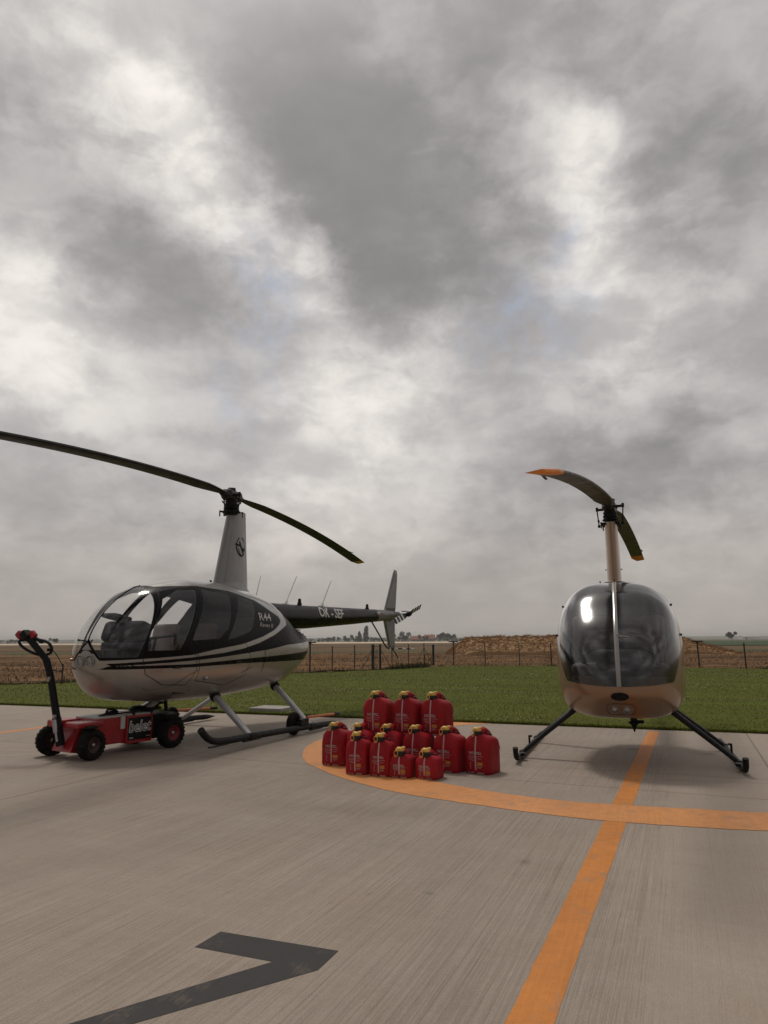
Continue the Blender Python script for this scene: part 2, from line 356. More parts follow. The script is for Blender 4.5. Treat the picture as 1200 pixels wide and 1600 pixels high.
STAINS = [(2.72, 7.75, -8, .10, .05, -.5), (3.35, 7.4, -8, .08, .04, -.45), (.75, 3.95, 65, .05, .03, -.25), (-.15, 5.1, -10, .8, .16, -.10), (-2.6, 5.0, 20, 1.3, .3, -.03), (-3.7, 7.9, -4, 1.0, .035, .16), (-4.0, 7.6, 20, .9, .03, .15), (-2.2, 6.2, 12, .9, .02, .12), (1.35, 4.1, 67, .6, .25, .10), (1.3, 3.2, 60, .7, .3, .08), (-1.4, 4.2, 30, .9, .25, -.07), (.2, 3.5, -60, .025, .02, -.3), (-1.9, 3.3, 10, .04, .03, -.35), (2.4, 6.4, -20, 1.1, .035, -.14), (2.6, 6.05, -12, 1.0, .03, -.12), (.9, 7.4, -20, 1.6, .04, -.10)]
BXA = (.9171, -.3987, 0); BYA = (.3987, .9171, 0)                    # the brushing and the joints follow the painted line
def concrete_mat():
    m, t, p, o = material('brushed concrete')
    co = t.new('ShaderNodeTexCoord').outputs['Object']
    xa = t.vmath('DOT_PRODUCT', co, BXA); ya = t.vmath('DOT_PRODUCT', co, BYA)
    def st(sx, sy, off=0.):
        c = t.new('ShaderNodeCombineXYZ'); t.put(c.inputs[0], t.math('MULTIPLY', xa, sx)); t.put(c.inputs[1], t.math('MULTIPLY', ya, sy)); c.inputs[2].default_value = off; return c.outputs[0]
    broom = t.noise(st(55, .9), 1.0, 5, .65, .15).outputs[0]
    broom2 = t.noise(st(150, 2.2, 3.), 1.0, 3, .6).outputs[0]
    groove = t.maprange(t.noise(st(95, .35, 5.), 1.0, 2, .5, .05).outputs[0], .36, .47, 1.0, 0.0)
    groove2 = t.maprange(t.noise(st(210, .7, 9.), 1.0, 2, .5, .05).outputs[0], .38, .46, 1.0, 0.0)
    wob = t.noise(co, 2.4, 6, .65).outputs[0]
    smooth = t.maprange(t.math('MULTIPLY_ADD', t.math('SUBTRACT', wob, .5), .55, xa), -.30, -.14, 0., 1., True)   # trowelled strip right of the line
    keep = t.math('MULTIPLY_ADD', smooth, -.72, 1.0)
    grain = t.noise(co, 140, 3, .7).outputs[0]
    big = t.noise(st(.35, .22, 7.), 1.0, 6, .6, .4).outputs[0]
    mid = t.noise(co, 1.7, 7, .65, .3).outputs[0]
    drag = t.noise(st(.5, 6.5, 1.), 1.0, 5, .6, .6).outputs[0]
    broom3 = t.noise(st(330, 5., 2.), 1.0, 2, .6).outputs[0]
    sx_ = t.math('MULTIPLY_ADD', t.math('SUBTRACT', broom, .5), .10, t.math('MULTIPLY', t.math('SUBTRACT', broom2, .5), .26))
    sx_ = t.math('MULTIPLY_ADD', t.math('SUBTRACT', broom3, .5), .42, sx_)
    sx_ = t.math('SUBTRACT', sx_, t.math('MULTIPLY_ADD', groove, .07, t.math('MULTIPLY', groove2, .12)))
    v = t.math('MULTIPLY_ADD', sx_, keep, 1.05)
    v = t.math('MULTIPLY_ADD', smooth, .03, v)
    v = t.math('MULTIPLY_ADD', t.math('SUBTRACT', grain, .5), .80, v)
    fl_ = t.noise(co, 26, 6, .7).outputs[0]
    v = t.math('MULTIPLY_ADD', t.math('SUBTRACT', fl_, .5), .26, v)
    v = t.math('MULTIPLY_ADD', t.math('SUBTRACT', big, .5), .55, v)
    v = t.math('MULTIPLY_ADD', t.math('SUBTRACT', mid, .5), .34, v)
    v = t.math('MULTIPLY_ADD', t.math('SUBTRACT', drag, .5), .16, v)
    # saw-cut joints
    def joint(coord, first, step, wd):
        f = t.math('FRACT', t.math('DIVIDE', t.math('SUBTRACT', coord, first-step*.5), step))
        return t.math('LESS_THAN', t.math('ABSOLUTE', t.math('SUBTRACT', f, .5)), wd/step)
    j = t.math('MAXIMUM', joint(xa, .617, 5.5, .009), joint(ya, 6.05, 5.5, .008))
    # slab to slab difference
    fx = t.math('FLOOR', t.math('DIVIDE', t.math('SUBTRACT', xa, .617), 5.5)); fy = t.math('FLOOR', t.math('DIVIDE', t.math('SUBTRACT', ya, 6.05), 5.5))
    cc = t.new('ShaderNodeCombineXYZ'); t.put(cc.inputs[0], fx); t.put(cc.inputs[1], fy)
    wnz = t.new('ShaderNodeTexWhiteNoise', noise_dimensions='2D'); t.l.new(cc.outputs[0], wnz.inputs['Vector'])
    v = t.math('MULTIPLY_ADD', t.math('SUBTRACT', wnz.outputs[0], .5), .07, v)
    v = t.math('MULTIPLY', v, t.math('SUBTRACT', 1.0, t.math('MULTIPLY', j, .42)))
    # small dark spots
    sp = t.noise(co, 9.0, 2, .5).outputs[0]
    v = t.math('MULTIPLY', v, t.maprange(sp, .72, .80, 1.0, .82))
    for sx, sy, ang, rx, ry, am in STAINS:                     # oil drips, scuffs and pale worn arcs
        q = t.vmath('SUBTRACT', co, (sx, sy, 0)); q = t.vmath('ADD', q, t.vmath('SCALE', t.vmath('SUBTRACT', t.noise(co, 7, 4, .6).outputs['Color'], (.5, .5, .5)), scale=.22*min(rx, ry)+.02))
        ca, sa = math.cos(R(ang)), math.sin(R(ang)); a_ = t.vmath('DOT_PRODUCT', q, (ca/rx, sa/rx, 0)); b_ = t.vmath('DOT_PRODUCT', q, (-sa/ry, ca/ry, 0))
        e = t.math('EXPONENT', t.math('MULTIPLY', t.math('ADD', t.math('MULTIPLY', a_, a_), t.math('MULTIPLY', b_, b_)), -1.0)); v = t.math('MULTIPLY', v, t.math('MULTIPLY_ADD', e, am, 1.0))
    col = t.vmath('SCALE', t.ramp(mid, [(.3, (.345, .277, .221)), (.7, (.333, .280, .231))]), scale=v)
    t.l.new(col, p.inputs['Base Color']); t.put(p.inputs['Roughness'], t.maprange(big, .3, .7, .68, .85)); p.inputs['Specular IOR Level'].default_value = .3
    b = t.new('ShaderNodeBump'); b.inputs['Strength'].default_value = .45; b.inputs['Distance'].default_value = .004
    t.put(b.inputs['Height'], t.math('MULTIPLY_ADD', t.math('SUBTRACT', t.math('MULTIPLY_ADD', broom2, .7, broom), t.math('ADD', groove, groove2)), keep, t.math('MULTIPLY', grain, .4)))
    t.l.new(b.outputs[0], p.inputs['Normal']); return m
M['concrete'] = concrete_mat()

def marking_mat(name, col, wear):
    m, t, p, o = material(name)
    co = t.new('ShaderNodeTexCoord').outputs['Object']
    xa = t.vmath('DOT_PRODUCT', co, (ACR[0], ACR[1], 0)); ya = t.vmath('DOT_PRODUCT', co, (ALO[0], ALO[1], 0))
    c = t.new('ShaderNodeCombineXYZ'); t.put(c.inputs[0], t.math('MULTIPLY', xa, 70)); t.put(c.inputs[1], t.math('MULTIPLY', ya, 1.6))
    br = t.noise(c.outputs[0], 1.0, 4, .6).outputs[0]; n = t.noise(co, 5, 7, .7).outputs[0]; big = t.noise(co, 1.1, 4, .6).outputs[0]; g = t.noise(co, 160, 3, .7).outputs[0]
    v = t.math('MULTIPLY_ADD', t.math('SUBTRACT', br, .5), .35, 1.0); v = t.math('MULTIPLY_ADD', t.math('SUBTRACT', big, .5), .6, v); v = t.math('MULTIPLY_ADD', t.math('SUBTRACT', g, .5), .5, v); v = t.math('MULTIPLY_ADD', t.math('SUBTRACT', t.noise(co, 14, 6, .7).outputs[0], .5), .5, v)
    cc = t.vmath('SCALE', tuple(col), scale=v)
    worn = t.math('MULTIPLY', t.maprange(t.math('ADD', n, t.math('MULTIPLY', t.math('SUBTRACT', br, .5), .35)), .55, .74), wear)
    cc = t.mix(worn, cc, (.30, .22, .15))
    t.l.new(cc, p.inputs['Base Color']); p.inputs['Roughness'].default_value = .62; p.inputs['Specular IOR Level'].default_value = .35
    b = t.new('ShaderNodeBump'); b.inputs['Strength'].default_value = .3; b.inputs['Distance'].default_value = .003
    t.put(b.inputs['Height'], t.math('ADD', br, g)); t.l.new(b.outputs[0], p.inputs['Normal']); return m
M['orange_deep'] = marking_mat('orange pad paint', (.62, .225, .042), .85)
M['orange_pale'] = marking_mat('sun-bleached orange pad paint', (.64, .275, .092), .8)
M['black_mark'] = marking_mat('charcoal pad paint', (.030, .026, .026), .34)

def pe(s, off=0.): q = E0+ACR*s-ALO*off; return (float(q[0]), float(q[1]))
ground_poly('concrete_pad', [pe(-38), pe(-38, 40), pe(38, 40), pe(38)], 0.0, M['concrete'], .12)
LD = np.array((.4078, .9131)); LN = np.array((LD[1], -LD[0]))
def ragged(n, amp): k = rng.normal(0, 1, n+6); return amp*np.convolve(k, np.ones(3)/3, 'same')[:n]
def strip(c, a, b, wd):                                       # hand-rolled paint: the edges wander a little
    c = np.array(c); s = np.linspace(a, b, int((b-a)/.03)); e1, e2 = ragged(len(s), .0016), ragged(len(s), .0016)
    return [tuple(c+LD*u-LN*(wd/2+j)) for u, j in zip(s, e1)]+[tuple(c+LD*u+LN*(wd/2+j)) for u, j in zip(s[::-1], e2)]
ground_poly('painted_line', strip((1.720, 5.235), -14, 4.318, .140), .0012, M['orange_deep'])
ground_poly('painted_line', strip((-3.95, 12.0), -14, .12, .13), .0012, M['orange_deep'])
OUT = [(6.6, 6.4), (5.5, 5.25), (4.3, 4.62), (3.2, 4.44), (2.381, 4.524), (1.937, 4.629), (1.346, 4.83), (.806, 5.15), (.084, 5.678), (-.389, 6.276), (-.611, 6.673), (-.761, 6.98), (-.863, 7.432), (-.891, 8.039), (-.761, 8.696), (-.42, 9.3), (.0, 9.8), (.6, 10.3), (1.2, 10.65)]
INN = [(6.1, 6.6), (5.1, 5.65), (4.1, 5.1), (3.3, 4.93), (2.631, 4.974), (2.155, 5.093), (1.635, 5.235), (1.2, 5.42), (.72, 5.78), (.3, 6.22), (.0, 6.65), (-.2, 7.05), (-.36, 7.55), (-.38, 8.1), (-.22, 8.7), (.1, 9.15), (.5, 9.55), (.978, 9.889), (1.75, 10.2)]
def resample(P, n):
    P = np.array(catmull(P, 8)); s = np.r_[0, np.cumsum(np.hypot(*np.diff(P, axis=0).T))]; q = np.linspace(0, s[-1], n); return np.c_[np.interp(q, s, P[:, 0]), np.interp(q, s, P[:, 1])]
oa, ia = catmull(OUT, 24), catmull(INN, 24); ja, jb = ragged(len(oa), .0025), ragged(len(ia), .0025)
oa = [(x+j, y+j) for (x, y), j in zip(oa, ja)]; ia = [(x+j, y+j) for (x, y), j in zip(ia, jb)]
mb = MB(); mb.add([(x, y, .0024) for x, y in oa]+[(x, y, .0024) for x, y in ia], [(i, i+1, len(oa)+i+1, len(oa)+i) for i in range(len(oa)-1)], 0, False)
tag(mb.build('painted_ring', M['orange_pale']), kind='structure')
ground_poly('painted_mark', [(-.684, 3.077), (-.185, 2.894), (-.249, 2.74), (-.785, 2.40), (-1.50, 1.945), (-1.73, 1.88), (-.999, 2.394), (-.426, 2.807), (-.753, 2.935)], .0012, M['black_mark'])

# --- lawn
FENCE = [(-34, 28.5), (-10.4, 19.5), (-2.78, 25.75), (.57, 28.7), (2.1, 31.0), (3.3, 32.2), (7.2, 31.2), (12.62, 28.3), (14.6, 26.9), (34, 14)]
LAWN = [pe(-33), pe(33)]+FENCE[::-1]
def lawn_mat():
    m, t, p, o = material('mown lawn')
    co = t.new('ShaderNodeTexCoord').outputs['Object']
    ya = t.vmath('DOT_PRODUCT', co, (ALO[0], ALO[1], 0)); xa = t.vmath('DOT_PRODUCT', co, (ACR[0], ACR[1], 0))
    c = t.new('ShaderNodeCombineXYZ'); t.put(c.inputs[0], t.math('MULTIPLY', xa, .18)); t.put(c.inputs[1], t.math('MULTIPLY', ya, 1.1))
    mow = t.noise(c.outputs[0], 1.0, 4, .55, .3).outputs[0]
    n = t.noise(co, 3.0, 7, .7).outputs[0]; big = t.noise(co, .35, 5, .6).outputs[0]
    v = t.math('MULTIPLY_ADD', t.math('SUBTRACT', mow, .5), .7, 1.0); v = t.math('MULTIPLY_ADD', t.math('SUBTRACT', n, .5), .6, v); v = t.math('MULTIPLY_ADD', t.math('SUBTRACT', big, .5), .4, v)
    dry = t.maprange(t.noise(co, .9, 6, .7).outputs[0], .52, .72, 0., .6)
    col = t.vmath('SCALE', t.mix(dry, t.ramp(big, [(.3, (.094, .098, .010)), (.7, (.082, .102, .011))]), (.115, .088, .026)), scale=v)
    t.l.new(col, p.inputs['Base Color']); p.inputs['Roughness'].default_value = .9; p.inputs['Specular IOR Level'].default_value = .1
    return m
M['lawn'] = lawn_mat()
ground_poly('lawn', LAWN, .02, M['lawn'], .12)
def blade_mat(name, a, b):
    m, t, p, o = material(name)
    g = t.new('ShaderNodeNewGeometry'); co = t.new('ShaderNodeTexCoord').outputs['Object']
    c = t.ramp(g.outputs['Random Per Island'], [(0, a), (.85, b), (1, (b[0]*1.25, b[1]*1.2, b[2]*1.2))])
    ya = t.vmath('DOT_PRODUCT', co, (ALO[0], ALO[1], 0)); xa = t.vmath('DOT_PRODUCT', co, (ACR[0], ACR[1], 0))
    cc = t.new('ShaderNodeCombineXYZ'); t.put(cc.inputs[0], t.math('MULTIPLY', xa, .18)); t.put(cc.inputs[1], t.math('MULTIPLY', ya, 1.1))
    mow = t.noise(cc.outputs[0], 1.0, 4, .55, .3).outputs[0]
    big = t.noise(co, .5, 5, .65).outputs[0]
    v = t.math('MULTIPLY', t.math('MULTIPLY_ADD', t.math('SUBTRACT', mow, .5), 1.0, 1.0), t.maprange(big, .25, .75, .75, 1.25))
    dry = t.maprange(t.noise(co, .9, 6, .7).outputs[0], .52, .72, 0., .6)
    c = t.mix(dry, c, (.125, .098, .028))
    t.l.new(t.vmath('SCALE', c, scale=v), p.inputs['Base Color']); p.inputs['Roughness'].default_value = .8; p.inputs['Specular IOR Level'].default_value = .06
    return m
M['blade'] = blade_mat('grass blades', (.084, .102, .010), (.100, .122, .013))
M['weed'] = blade_mat('tall weeds', (.035, .042, .014), (.085, .078, .030))
M['clover'] = simple('white clover', (.55, .55, .46), .8, 0, .1, 3.)
def inside(P, poly):
    x, y = P[:, 0], P[:, 1]; r = np.zeros(len(P), bool); n = len(poly)
    for i in range(n):
        (x1, y1), (x2, y2) = poly[i], poly[(i+1) % n]
        c = ((y1 > y) != (y2 > y)) & (x < (x2-x1)*(y-y1)/(y2-y1+1e-12)+x1); r ^= c
    return r
def blades(P, hgt, wid, z0=.02, lean=.5):
    n = len(P); a = rng.uniform(0, 2*np.pi, n); b = rng.uniform(0, 2*np.pi, n); ln = rng.uniform(0, lean, n)*hgt
    dx, dy = np.cos(a)*wid/2, np.sin(a)*wid/2; z = np.full(n, z0)
    V = np.stack([np.c_[P[:, 0]-dx, P[:, 1]-dy, z], np.c_[P[:, 0]+dx, P[:, 1]+dy, z], np.c_[P[:, 0]+np.cos(b)*ln, P[:, 1]+np.sin(b)*ln, z+hgt]], 1).reshape(-1, 3)
    return V, np.arange(3*n).reshape(-1, 3)
def scatter(n, dmin=9, dmax=33, power=1.6):
    d = dmin*(1+(rng.random(n))*((dmax/dmin)**(1/power)-1))**power; a = rng.uniform(-.64, .64, n)
    P = np.c_[d*a, d]; return P[inside(P, LAWN)]
P = scatter(105000); d = P[:, 1]
clump = .55+.9*rng.random(len(P))
V, F = blades(P, clump*rng.uniform(.008, .022, len(P)), .003+.0006*d)
# ragged fringe hanging over the concrete edge
s = rng.uniform(-12, 8, 26000); P2 = E0+np.outer(s, ACR)+np.outer(rng.gamma(1.3, .022, len(s))-.012, ALO)
V2, F2 = blades(P2, rng.uniform(.015, .05, len(P2)), .012, .0, 1.1)
tag(link('grass', raw_mesh('grass', np.r_[V, V2], np.r_[F, F2+len(V)], M['blade'])), 'short mown green grass of the lawn beyond the concrete', 'grass', kind='stuff')
# tall weeds along the fence foot
seg = []
for (a, b) in zip(FENCE[:-1], FENCE[1:]):
    a, b = np.array(a), np.array(b); n = int(np.hypot(*(b-a))*260); u = rng.random(n)[:, None]
    nrm = np.array((-(b-a)[1], (b-a)[0]))/np.hypot(*(b-a)); seg.append(a+(b-a)*u+nrm*rng.normal(.15, .22, n)[:, None])
P3 = np.concatenate(seg); P3 = P3[np.abs(P3[:, 0]/P3[:, 1]) < .62]
hh = .05+.28*np.clip(np.sin(P3[:, 0]*1.3)*np.sin(P3[:, 0]*.47+1)+.35, .1, 1)*rng.random(len(P3))
hh = hh*np.where(P3[:, 0] < 2, 1.0, .45)
V, F = blades(P3, hh, .035, -.02, .9)
tag(link('weeds', raw_mesh('weeds', V, F, M['weed'])), 'uncut weeds and dry grass along the foot of the fence', 'weeds', kind='stuff')
# clover flowers in drifts
P4 = scatter(6000, 9, 26, 1.4); k = np.sin(P4[:, 0]*.9+1)*np.sin(P4[:, 1]*.8)+.6*np.sin(P4[:, 0]*2.1+P4[:, 1]); P4 = P4[(k > .45)]
P4 = P4[rng.random(len(P4)) < .5]
n = len(P4); r = rng.uniform(.007, .012, n); h = rng.uniform(.045, .07, n)
oct_ = np.array([(1, 0, 0), (-1, 0, 0), (0, 1, 0), (0, -1, 0), (0, 0, 1), (0, 0, -1)]); of = np.array([(0, 2, 4), (2, 1, 4), (1, 3, 4), (3, 0, 4), (2, 0, 5), (1, 2, 5), (3, 1, 5), (0, 3, 5)])
V = (np.c_[P4, h][:, None, :]+oct_[None]*r[:, None, None]).reshape(-1, 3); F = (np.arange(n)[:, None, None]*6+of[None]).reshape(-1, 3)
tag(link('clover_flowers', raw_mesh('clover_flowers', V, F, M['clover'])), 'tiny white clover flowers scattered through the lawn', 'flowers', kind='stuff')
M['slab_grey'] = simple('weathered concrete slab', (.36, .34, .31), .85, 0, .15, 5.)
# pale slab set in the grass at the pad edge
mb = MB(); mb.box((0, 0, .03), (.62, .5, .06), .008)
tag(mb.build('paving_slab', M['slab_grey'], None, (-1.93, 12.02, .012), R(-21)), 'pale flat slab lying in the grass at the edge of the concrete', 'slab')

# --- fields
def field_mat(name, stops, rows):
    m, t, p, o = material(name)
    co = t.new('ShaderNodeTexCoord').outputs['Object']
    mp = t.new('ShaderNodeMapping'); t.l.new(co, mp.inputs[0]); mp.inputs['Scale'].default_value = rows
    n = t.noise(mp.outputs[0], 1.0, 7, .65, .4).outputs[0]; n2 = t.noise(co, 2.2, 6, .7).outputs[0]
    c = t.ramp(t.math('MULTIPLY_ADD', t.math('SUBTRACT', n2, .5), .5, n), stops)
    t.l.new(c, p.inputs['Base Color']); p.inputs['Roughness'].default_value = .95; p.inputs['Specular IOR Level'].default_value = .08; return m
M['stubble'] = field_mat('cut straw stubble', [(.30, (.060, .036, .018)), (.45, (.130, .074, .035)), (.56, (.18, .10, .048)), (.72, (.27, .16, .08))], (.06, .55, 1))
M['far_field'] = field_mat('far stubble field', [(.3, (.105, .066, .034)), (.7, (.185, .12, .064))], (.004, .03, 1))
M['pale_field'] = field_mat('pale ripe wheat', [(.3, (.60, .49, .34)), (.7, (.72, .60, .44))], (.01, .05, 1))
M['green_field'] = field_mat('green crop field', [(.3, (.045, .075, .035)), (.7, (.07, .105, .05))], (.01, .06, 1))
M['earth'] = field_mat('earth', [(.3, (.10, .075, .045)), (.7, (.17, .12, .07))], (.02, .05, 1))
ground_poly('ground', [(-2600, -400), (2600, -400), (2600, 2600), (-2600, 2600)], -.30, M['earth'])
# stubble with windrows: a gently ridged sheet from the fence out to the dark field margin
nx, ny = 420, 150
xs = np.linspace(-48, 52, nx); ys = 10+ (np.linspace(0, 1, ny)**1.15)*58
X, Y = np.meshgrid(xs, ys, indexing='ij')
def vnoise(x, y, seed=0):
    r = np.random.default_rng(seed); G = r.random((64, 64))
    xi = np.floor(x).astype(int); yi = np.floor(y).astype(int); fx = x-xi; fy = y-yi; fx = fx*fx*(3-2*fx); fy = fy*fy*(3-2*fy)
    g = lambda a, b: G[a % 64, b % 64]
    return (g(xi, yi)*(1-fx)+g(xi+1, yi)*fx)*(1-fy)+(g(xi, yi+1)*(1-fx)+g(xi+1, yi+1)*fx)*fy
def fbm(x, y, o=4, seed=0): return sum(vnoise(x*2**k, y*2**k, seed+k)*.5**k for k in range(o))/1.9
rowf = (Y+.10*X)/5.2+1.2*fbm(X*.09, Y*.09, 2, 5)
ridge = np.clip(1-np.abs((rowf % 1)-.5)*4.2, 0, 1)
Z = -.12+.16*ridge**.8*(.4+fbm(X*.9, Y*.9, 4, 3))+.05*fbm(X*1.7, Y*2.6, 3, 9)
V = np.c_[X.ravel(), Y.ravel(), Z.ravel()]; I = np.arange(nx*ny).reshape(nx, ny)
F = np.stack([I[:-1, :-1], I[1:, :-1], I[1:, 1:], I[:-1, 1:]], -1).reshape(-1, 4)
keep = ~inside(V[F].mean(1)[:, :2], [pe(-33)]+[(p[0], p[1]-.25) for p in FENCE]+[pe(33), pe(38, 30), pe(-38, 30)])
tag(link('stubble_field', raw_mesh('stubble_field', V, F[keep], M['stubble'], True)), kind='structure')
ground_poly('far_field', [(-600, 67), (600, 67), (600, 330), (-600, 330)], -.10, M['far_field'])
ground_poly('field_margin', [(-300, 68), (300, 68), (300, 76), (-300, 76)], -.02, M['green_field'])
ground_poly('wheat_field', [(-700, 300), (150, 300), (150, 585), (-700, 585)], -.04, M['pale_field'])
ground_poly('crop_field', [(60, 125), (700, 125), (700, 420), (60, 420)], -.03, M['green_field'])
# dry straw litter standing up from the stubble rows
P5 = np.c_[rng.uniform(-22, 34, 60000), 18+rng.random(60000)**1.3*44]
P5 = P5[~inside(P5, [pe(-33)]+[(p[0], p[1]+.4) for p in FENCE]+[pe(33), pe(38, 30), pe(-38, 30)])]
rf = (P5[:, 1]+.10*P5[:, 0])/5.2+1.2*fbm(P5[:, 0]*.09, P5[:, 1]*.09, 2, 5); rd = np.clip(1-np.abs((rf % 1)-.5)*4.2, 0, 1)
P5 = P5[rng.random(len(P5)) < .25+.75*rd]
V, F = blades(P5, rng.uniform(.06, .2, len(P5)), .05, -.06, 1.6)
M['straw'] = foliage('straw', (.19, .112, .052), .75, 1.3)
tag(link('straw_litter', raw_mesh('straw_litter', V, F, M['straw'])), 'loose cut straw lying in rows on the stubble field', 'straw', kind='stuff')

# --- straw heap
def heap():
    nx, ny = 150, 60; u = np.linspace(-1, 1, nx); v = np.linspace(0, 1, ny); U, Vv = np.meshgrid(u, v, indexing='ij')
    X = 18.4+U*13.0; Y = 55+Vv*11
    env = np.clip((1-np.abs(U)**14.0), 0, 1)**.6*np.clip(1-np.clip((U-.46)/.42, 0, 1)**1.25, 0, 1)*np.clip((U+1)/.13, 0, 1)**.75
    fr = np.clip(np.sin(np.clip(Vv*1.06, 0, 1)*np.pi), 0, 1)**.42
    n = fbm(X*.8, Y*.8, 5, 21); n2 = fbm(X*2.6, Y*2.6, 4, 33)
    Z = -.25+(1.86*env*fr)*(.84+.30*(n-.4))+.20*(n2-.5)*np.clip(env*fr*3, 0, 1)
    V = np.c_[X.ravel(), Y.ravel(), Z.ravel()]; I = np.arange(nx*ny).reshape(nx, ny)
    F = np.stack([I[:-1, :-1], I[1:, :-1], I[1:, 1:], I[:-1, 1:]], -1).reshape(-1, 4)
    # straw wisps all over its surface
    k = rng.integers(0, len(V), 26000); k = k[V[k, 2] > -.1]; B = V[k]+rng.normal(0, .06, (len(k), 3)); m = len(k)
    a = rng.uniform(0, 2*np.pi, m); L = rng.uniform(.12, .34, m); tip = np.c_[np.cos(a)*L, np.sin(a)*L, rng.uniform(-.06, .14, m)]; wd = np.c_[np.zeros(m), np.zeros(m), np.full(m, .035)]
    W = np.stack([B-wd, B+wd, B+tip, B+tip+wd*.3], 1).reshape(-1, 3); WF = np.arange(4*m).reshape(-1, 4)
    return raw_mesh('straw_heap', np.r_[V, W], np.r_[F, WF+len(V)], M['straw_heap'], False)
M['straw_heap'] = foliage('weathered straw', (.36, .215, .10), .75, 1.3)
tag(link('straw_heap', heap()), 'long low brown heap of straw behind the fence and the bronze helicopter', 'straw heap')

# --- fence
def post(parent, x, y, hgt, r=.022, name='post', mat='post', cap=None, rot=0.):
    mb = MB(); mb.cyl((x, y, -.1), (x, y, hgt), r, 8); mb.lathe([(r*1.25, hgt), (r*1.25, hgt+.015), (0, hgt+.03)], 8, X=Matrix.Translation((x, y, 0)))
    p = mb.build(name, M[mat], parent)
    if cap:
        c = MB(); c.box((x, y, hgt+.075), (.44, .16, .05), .02); c.cyl((x, y, hgt), (x, y, hgt+.06), r*1.6, 8); c.cyl((x-.12, y, hgt-.02), (x, y, hgt+.05), .01, 6); c.cyl((x+.12, y, hgt-.02), (x, y, hgt+.05), .01, 6)
        c.build('lamp_cap', M['post'], p)
    return p
def wires(parent, pts, hgts):
    mb = MB()
    for h in hgts: mb.tube([(x, y, h) for x, y in pts], .0045, 5)
    for a, b in zip(pts[:-1], pts[1:]):                       # the mesh between the strands
        a, b = np.array(a), np.array(b); n = max(2, int(np.hypot(*(b-a))/.28))
        for i in range(1, n): q = a+(b-a)*i/n; mb.tube([(q[0], q[1], hgts[0]), (q[0], q[1], hgts[-1])], .0016, 3, cap=False)
    return mb.build('wire_mesh', M['wire'], parent)
fl = thing('wire_fence', 'wire mesh fence on thin dark posts behind the grey helicopter, left of the gate', 'fence', (-2.775, 25.73, 0))
def rel(o, p): return (p[0]-o.location.x, p[1]-o.location.y)
LP = [(-24, 24.9, 1.1, 0, 'post'), (-18.2, 22.7, 1.1, 0, 'post'), (-12.9, 21.0, 1.25, 1, 'post_pale'), (-9.17, 19.8, .55, 0, 'post'), (-7.5, 21.9, 1.05, 0, 'post_pale'), (-5.4, 23.6, 1.05, 0, 'post'), (-2.775, 25.73, 1.05, 1, 'post'), (-2.0, 26.4, .95, 0, 'post'), (-1.18, 27.1, .98, 0, 'post'), (-.52, 28.0, 1.0, 0, 'post')]
for x, y, hh_, c, mt in LP: post(fl, *rel(fl, (x, y)), hh_, .03 if c else .022, cap=c, mat=mt)
wires(fl, [rel(fl, p[:2]) for p in LP], (.08, .5, .92))
mb = MB(); mb.cyl((*rel(fl, (-.95, 27.4)), -.05), (*rel(fl, (-.52, 28.0)), .8), .014, 6); mb.build('brace', M['post'], fl)
gt = thing('field_gate', 'narrow dark gate between two stout posts in the wire fence', 'gate', (-.3, 28.6, 0))
for x, y in ((-.47, 28.4), (-.19, 28.7)): post(gt, *rel(gt, (x, y)), 1.0, .045, 'gate_post')
mb = MB(); a, b = rel(gt, (-.44, 28.43)), rel(gt, (-.22, 28.67))
for z in (.1, .5, .95): mb.cyl((*a, z), (*b, z), .012, 6)
mb.cyl((*a, .1), (*a, .95), .012, 6); mb.cyl((*b, .1), (*b, .95), .012, 6)
for i in range(1, 8): t_ = i/8; mb.tube([(a[0]+(b[0]-a[0])*t_, a[1]+(b[1]-a[1])*t_, .1), (a[0]+(b[0]-a[0])*t_, a[1]+(b[1]-a[1])*t_, .95)], .002, 4)
mb.build('gate_leaf', M['wire'], gt)
mb = MB(); mb.box((*((np.array(a)+np.array(b))/2), .72), (.1, .012, .14), .003); mb.build('notice_plate', M['label_white'], gt)
mb = MB(); mb.cyl((*rel(gt, (-.15, 28.75)), .75), (*rel(gt, (.35, 29.2)), -.05), .014, 6); mb.build('brace', M['post'], gt)
fr = thing('wire_fence', 'wire mesh fence on thin dark posts right of the gate, before the straw heap', 'fence', (7.2, 31.2, 0))
RP = [(-.19, 28.72, .9, 0, .02), (.31, 29.9, .95, 0, .02), (1.06, 31.0, .98, 0, .02), (1.8, 31.75, 1.03, 0, .02), (2.24, 32.0, .95, 0, .055), (3.20, 32.2, 1.03, 1, .026), (4.63, 32.0, 1.0, 0, .022), (6.15, 31.7, 1.0, 0, .022), (7.45, 31.05, 1.0, 0, .026), (9.6, 30.0, 1.0, 0, .022), (11.1, 29.15, 1.0, 0, .022), (12.75, 28.2, 1.0, 1, .03), (14.15, 27.25, .98, 0, .03), (15.9, 26.1, 1.0, 0, .03), (20, 23.4, 1.0, 0, .022), (24, 20.7, 1.0, 0, .022)]
for x, y, hh_, c, r_ in RP[1:]: post(fr, *rel(fr, (x, y)), hh_, r_, cap=c)
wires(fr, [rel(fr, p[:2]) for p in RP], (.08, .5, .92))
for a, b in (((1.35, 31.3), (1.8, 31.75)), ((2.24, 32.0), (1.8, 31.75)), ((14.6, 26.9), (15.4, 26.4))):
    mb = MB(); mb.cyl((*rel(fr, a), -.05), (*rel(fr, b), .85), .013, 6); mb.build('brace', M['post'], fr)
mb = MB(); c0 = rel(fr, (1.98, 31.8))
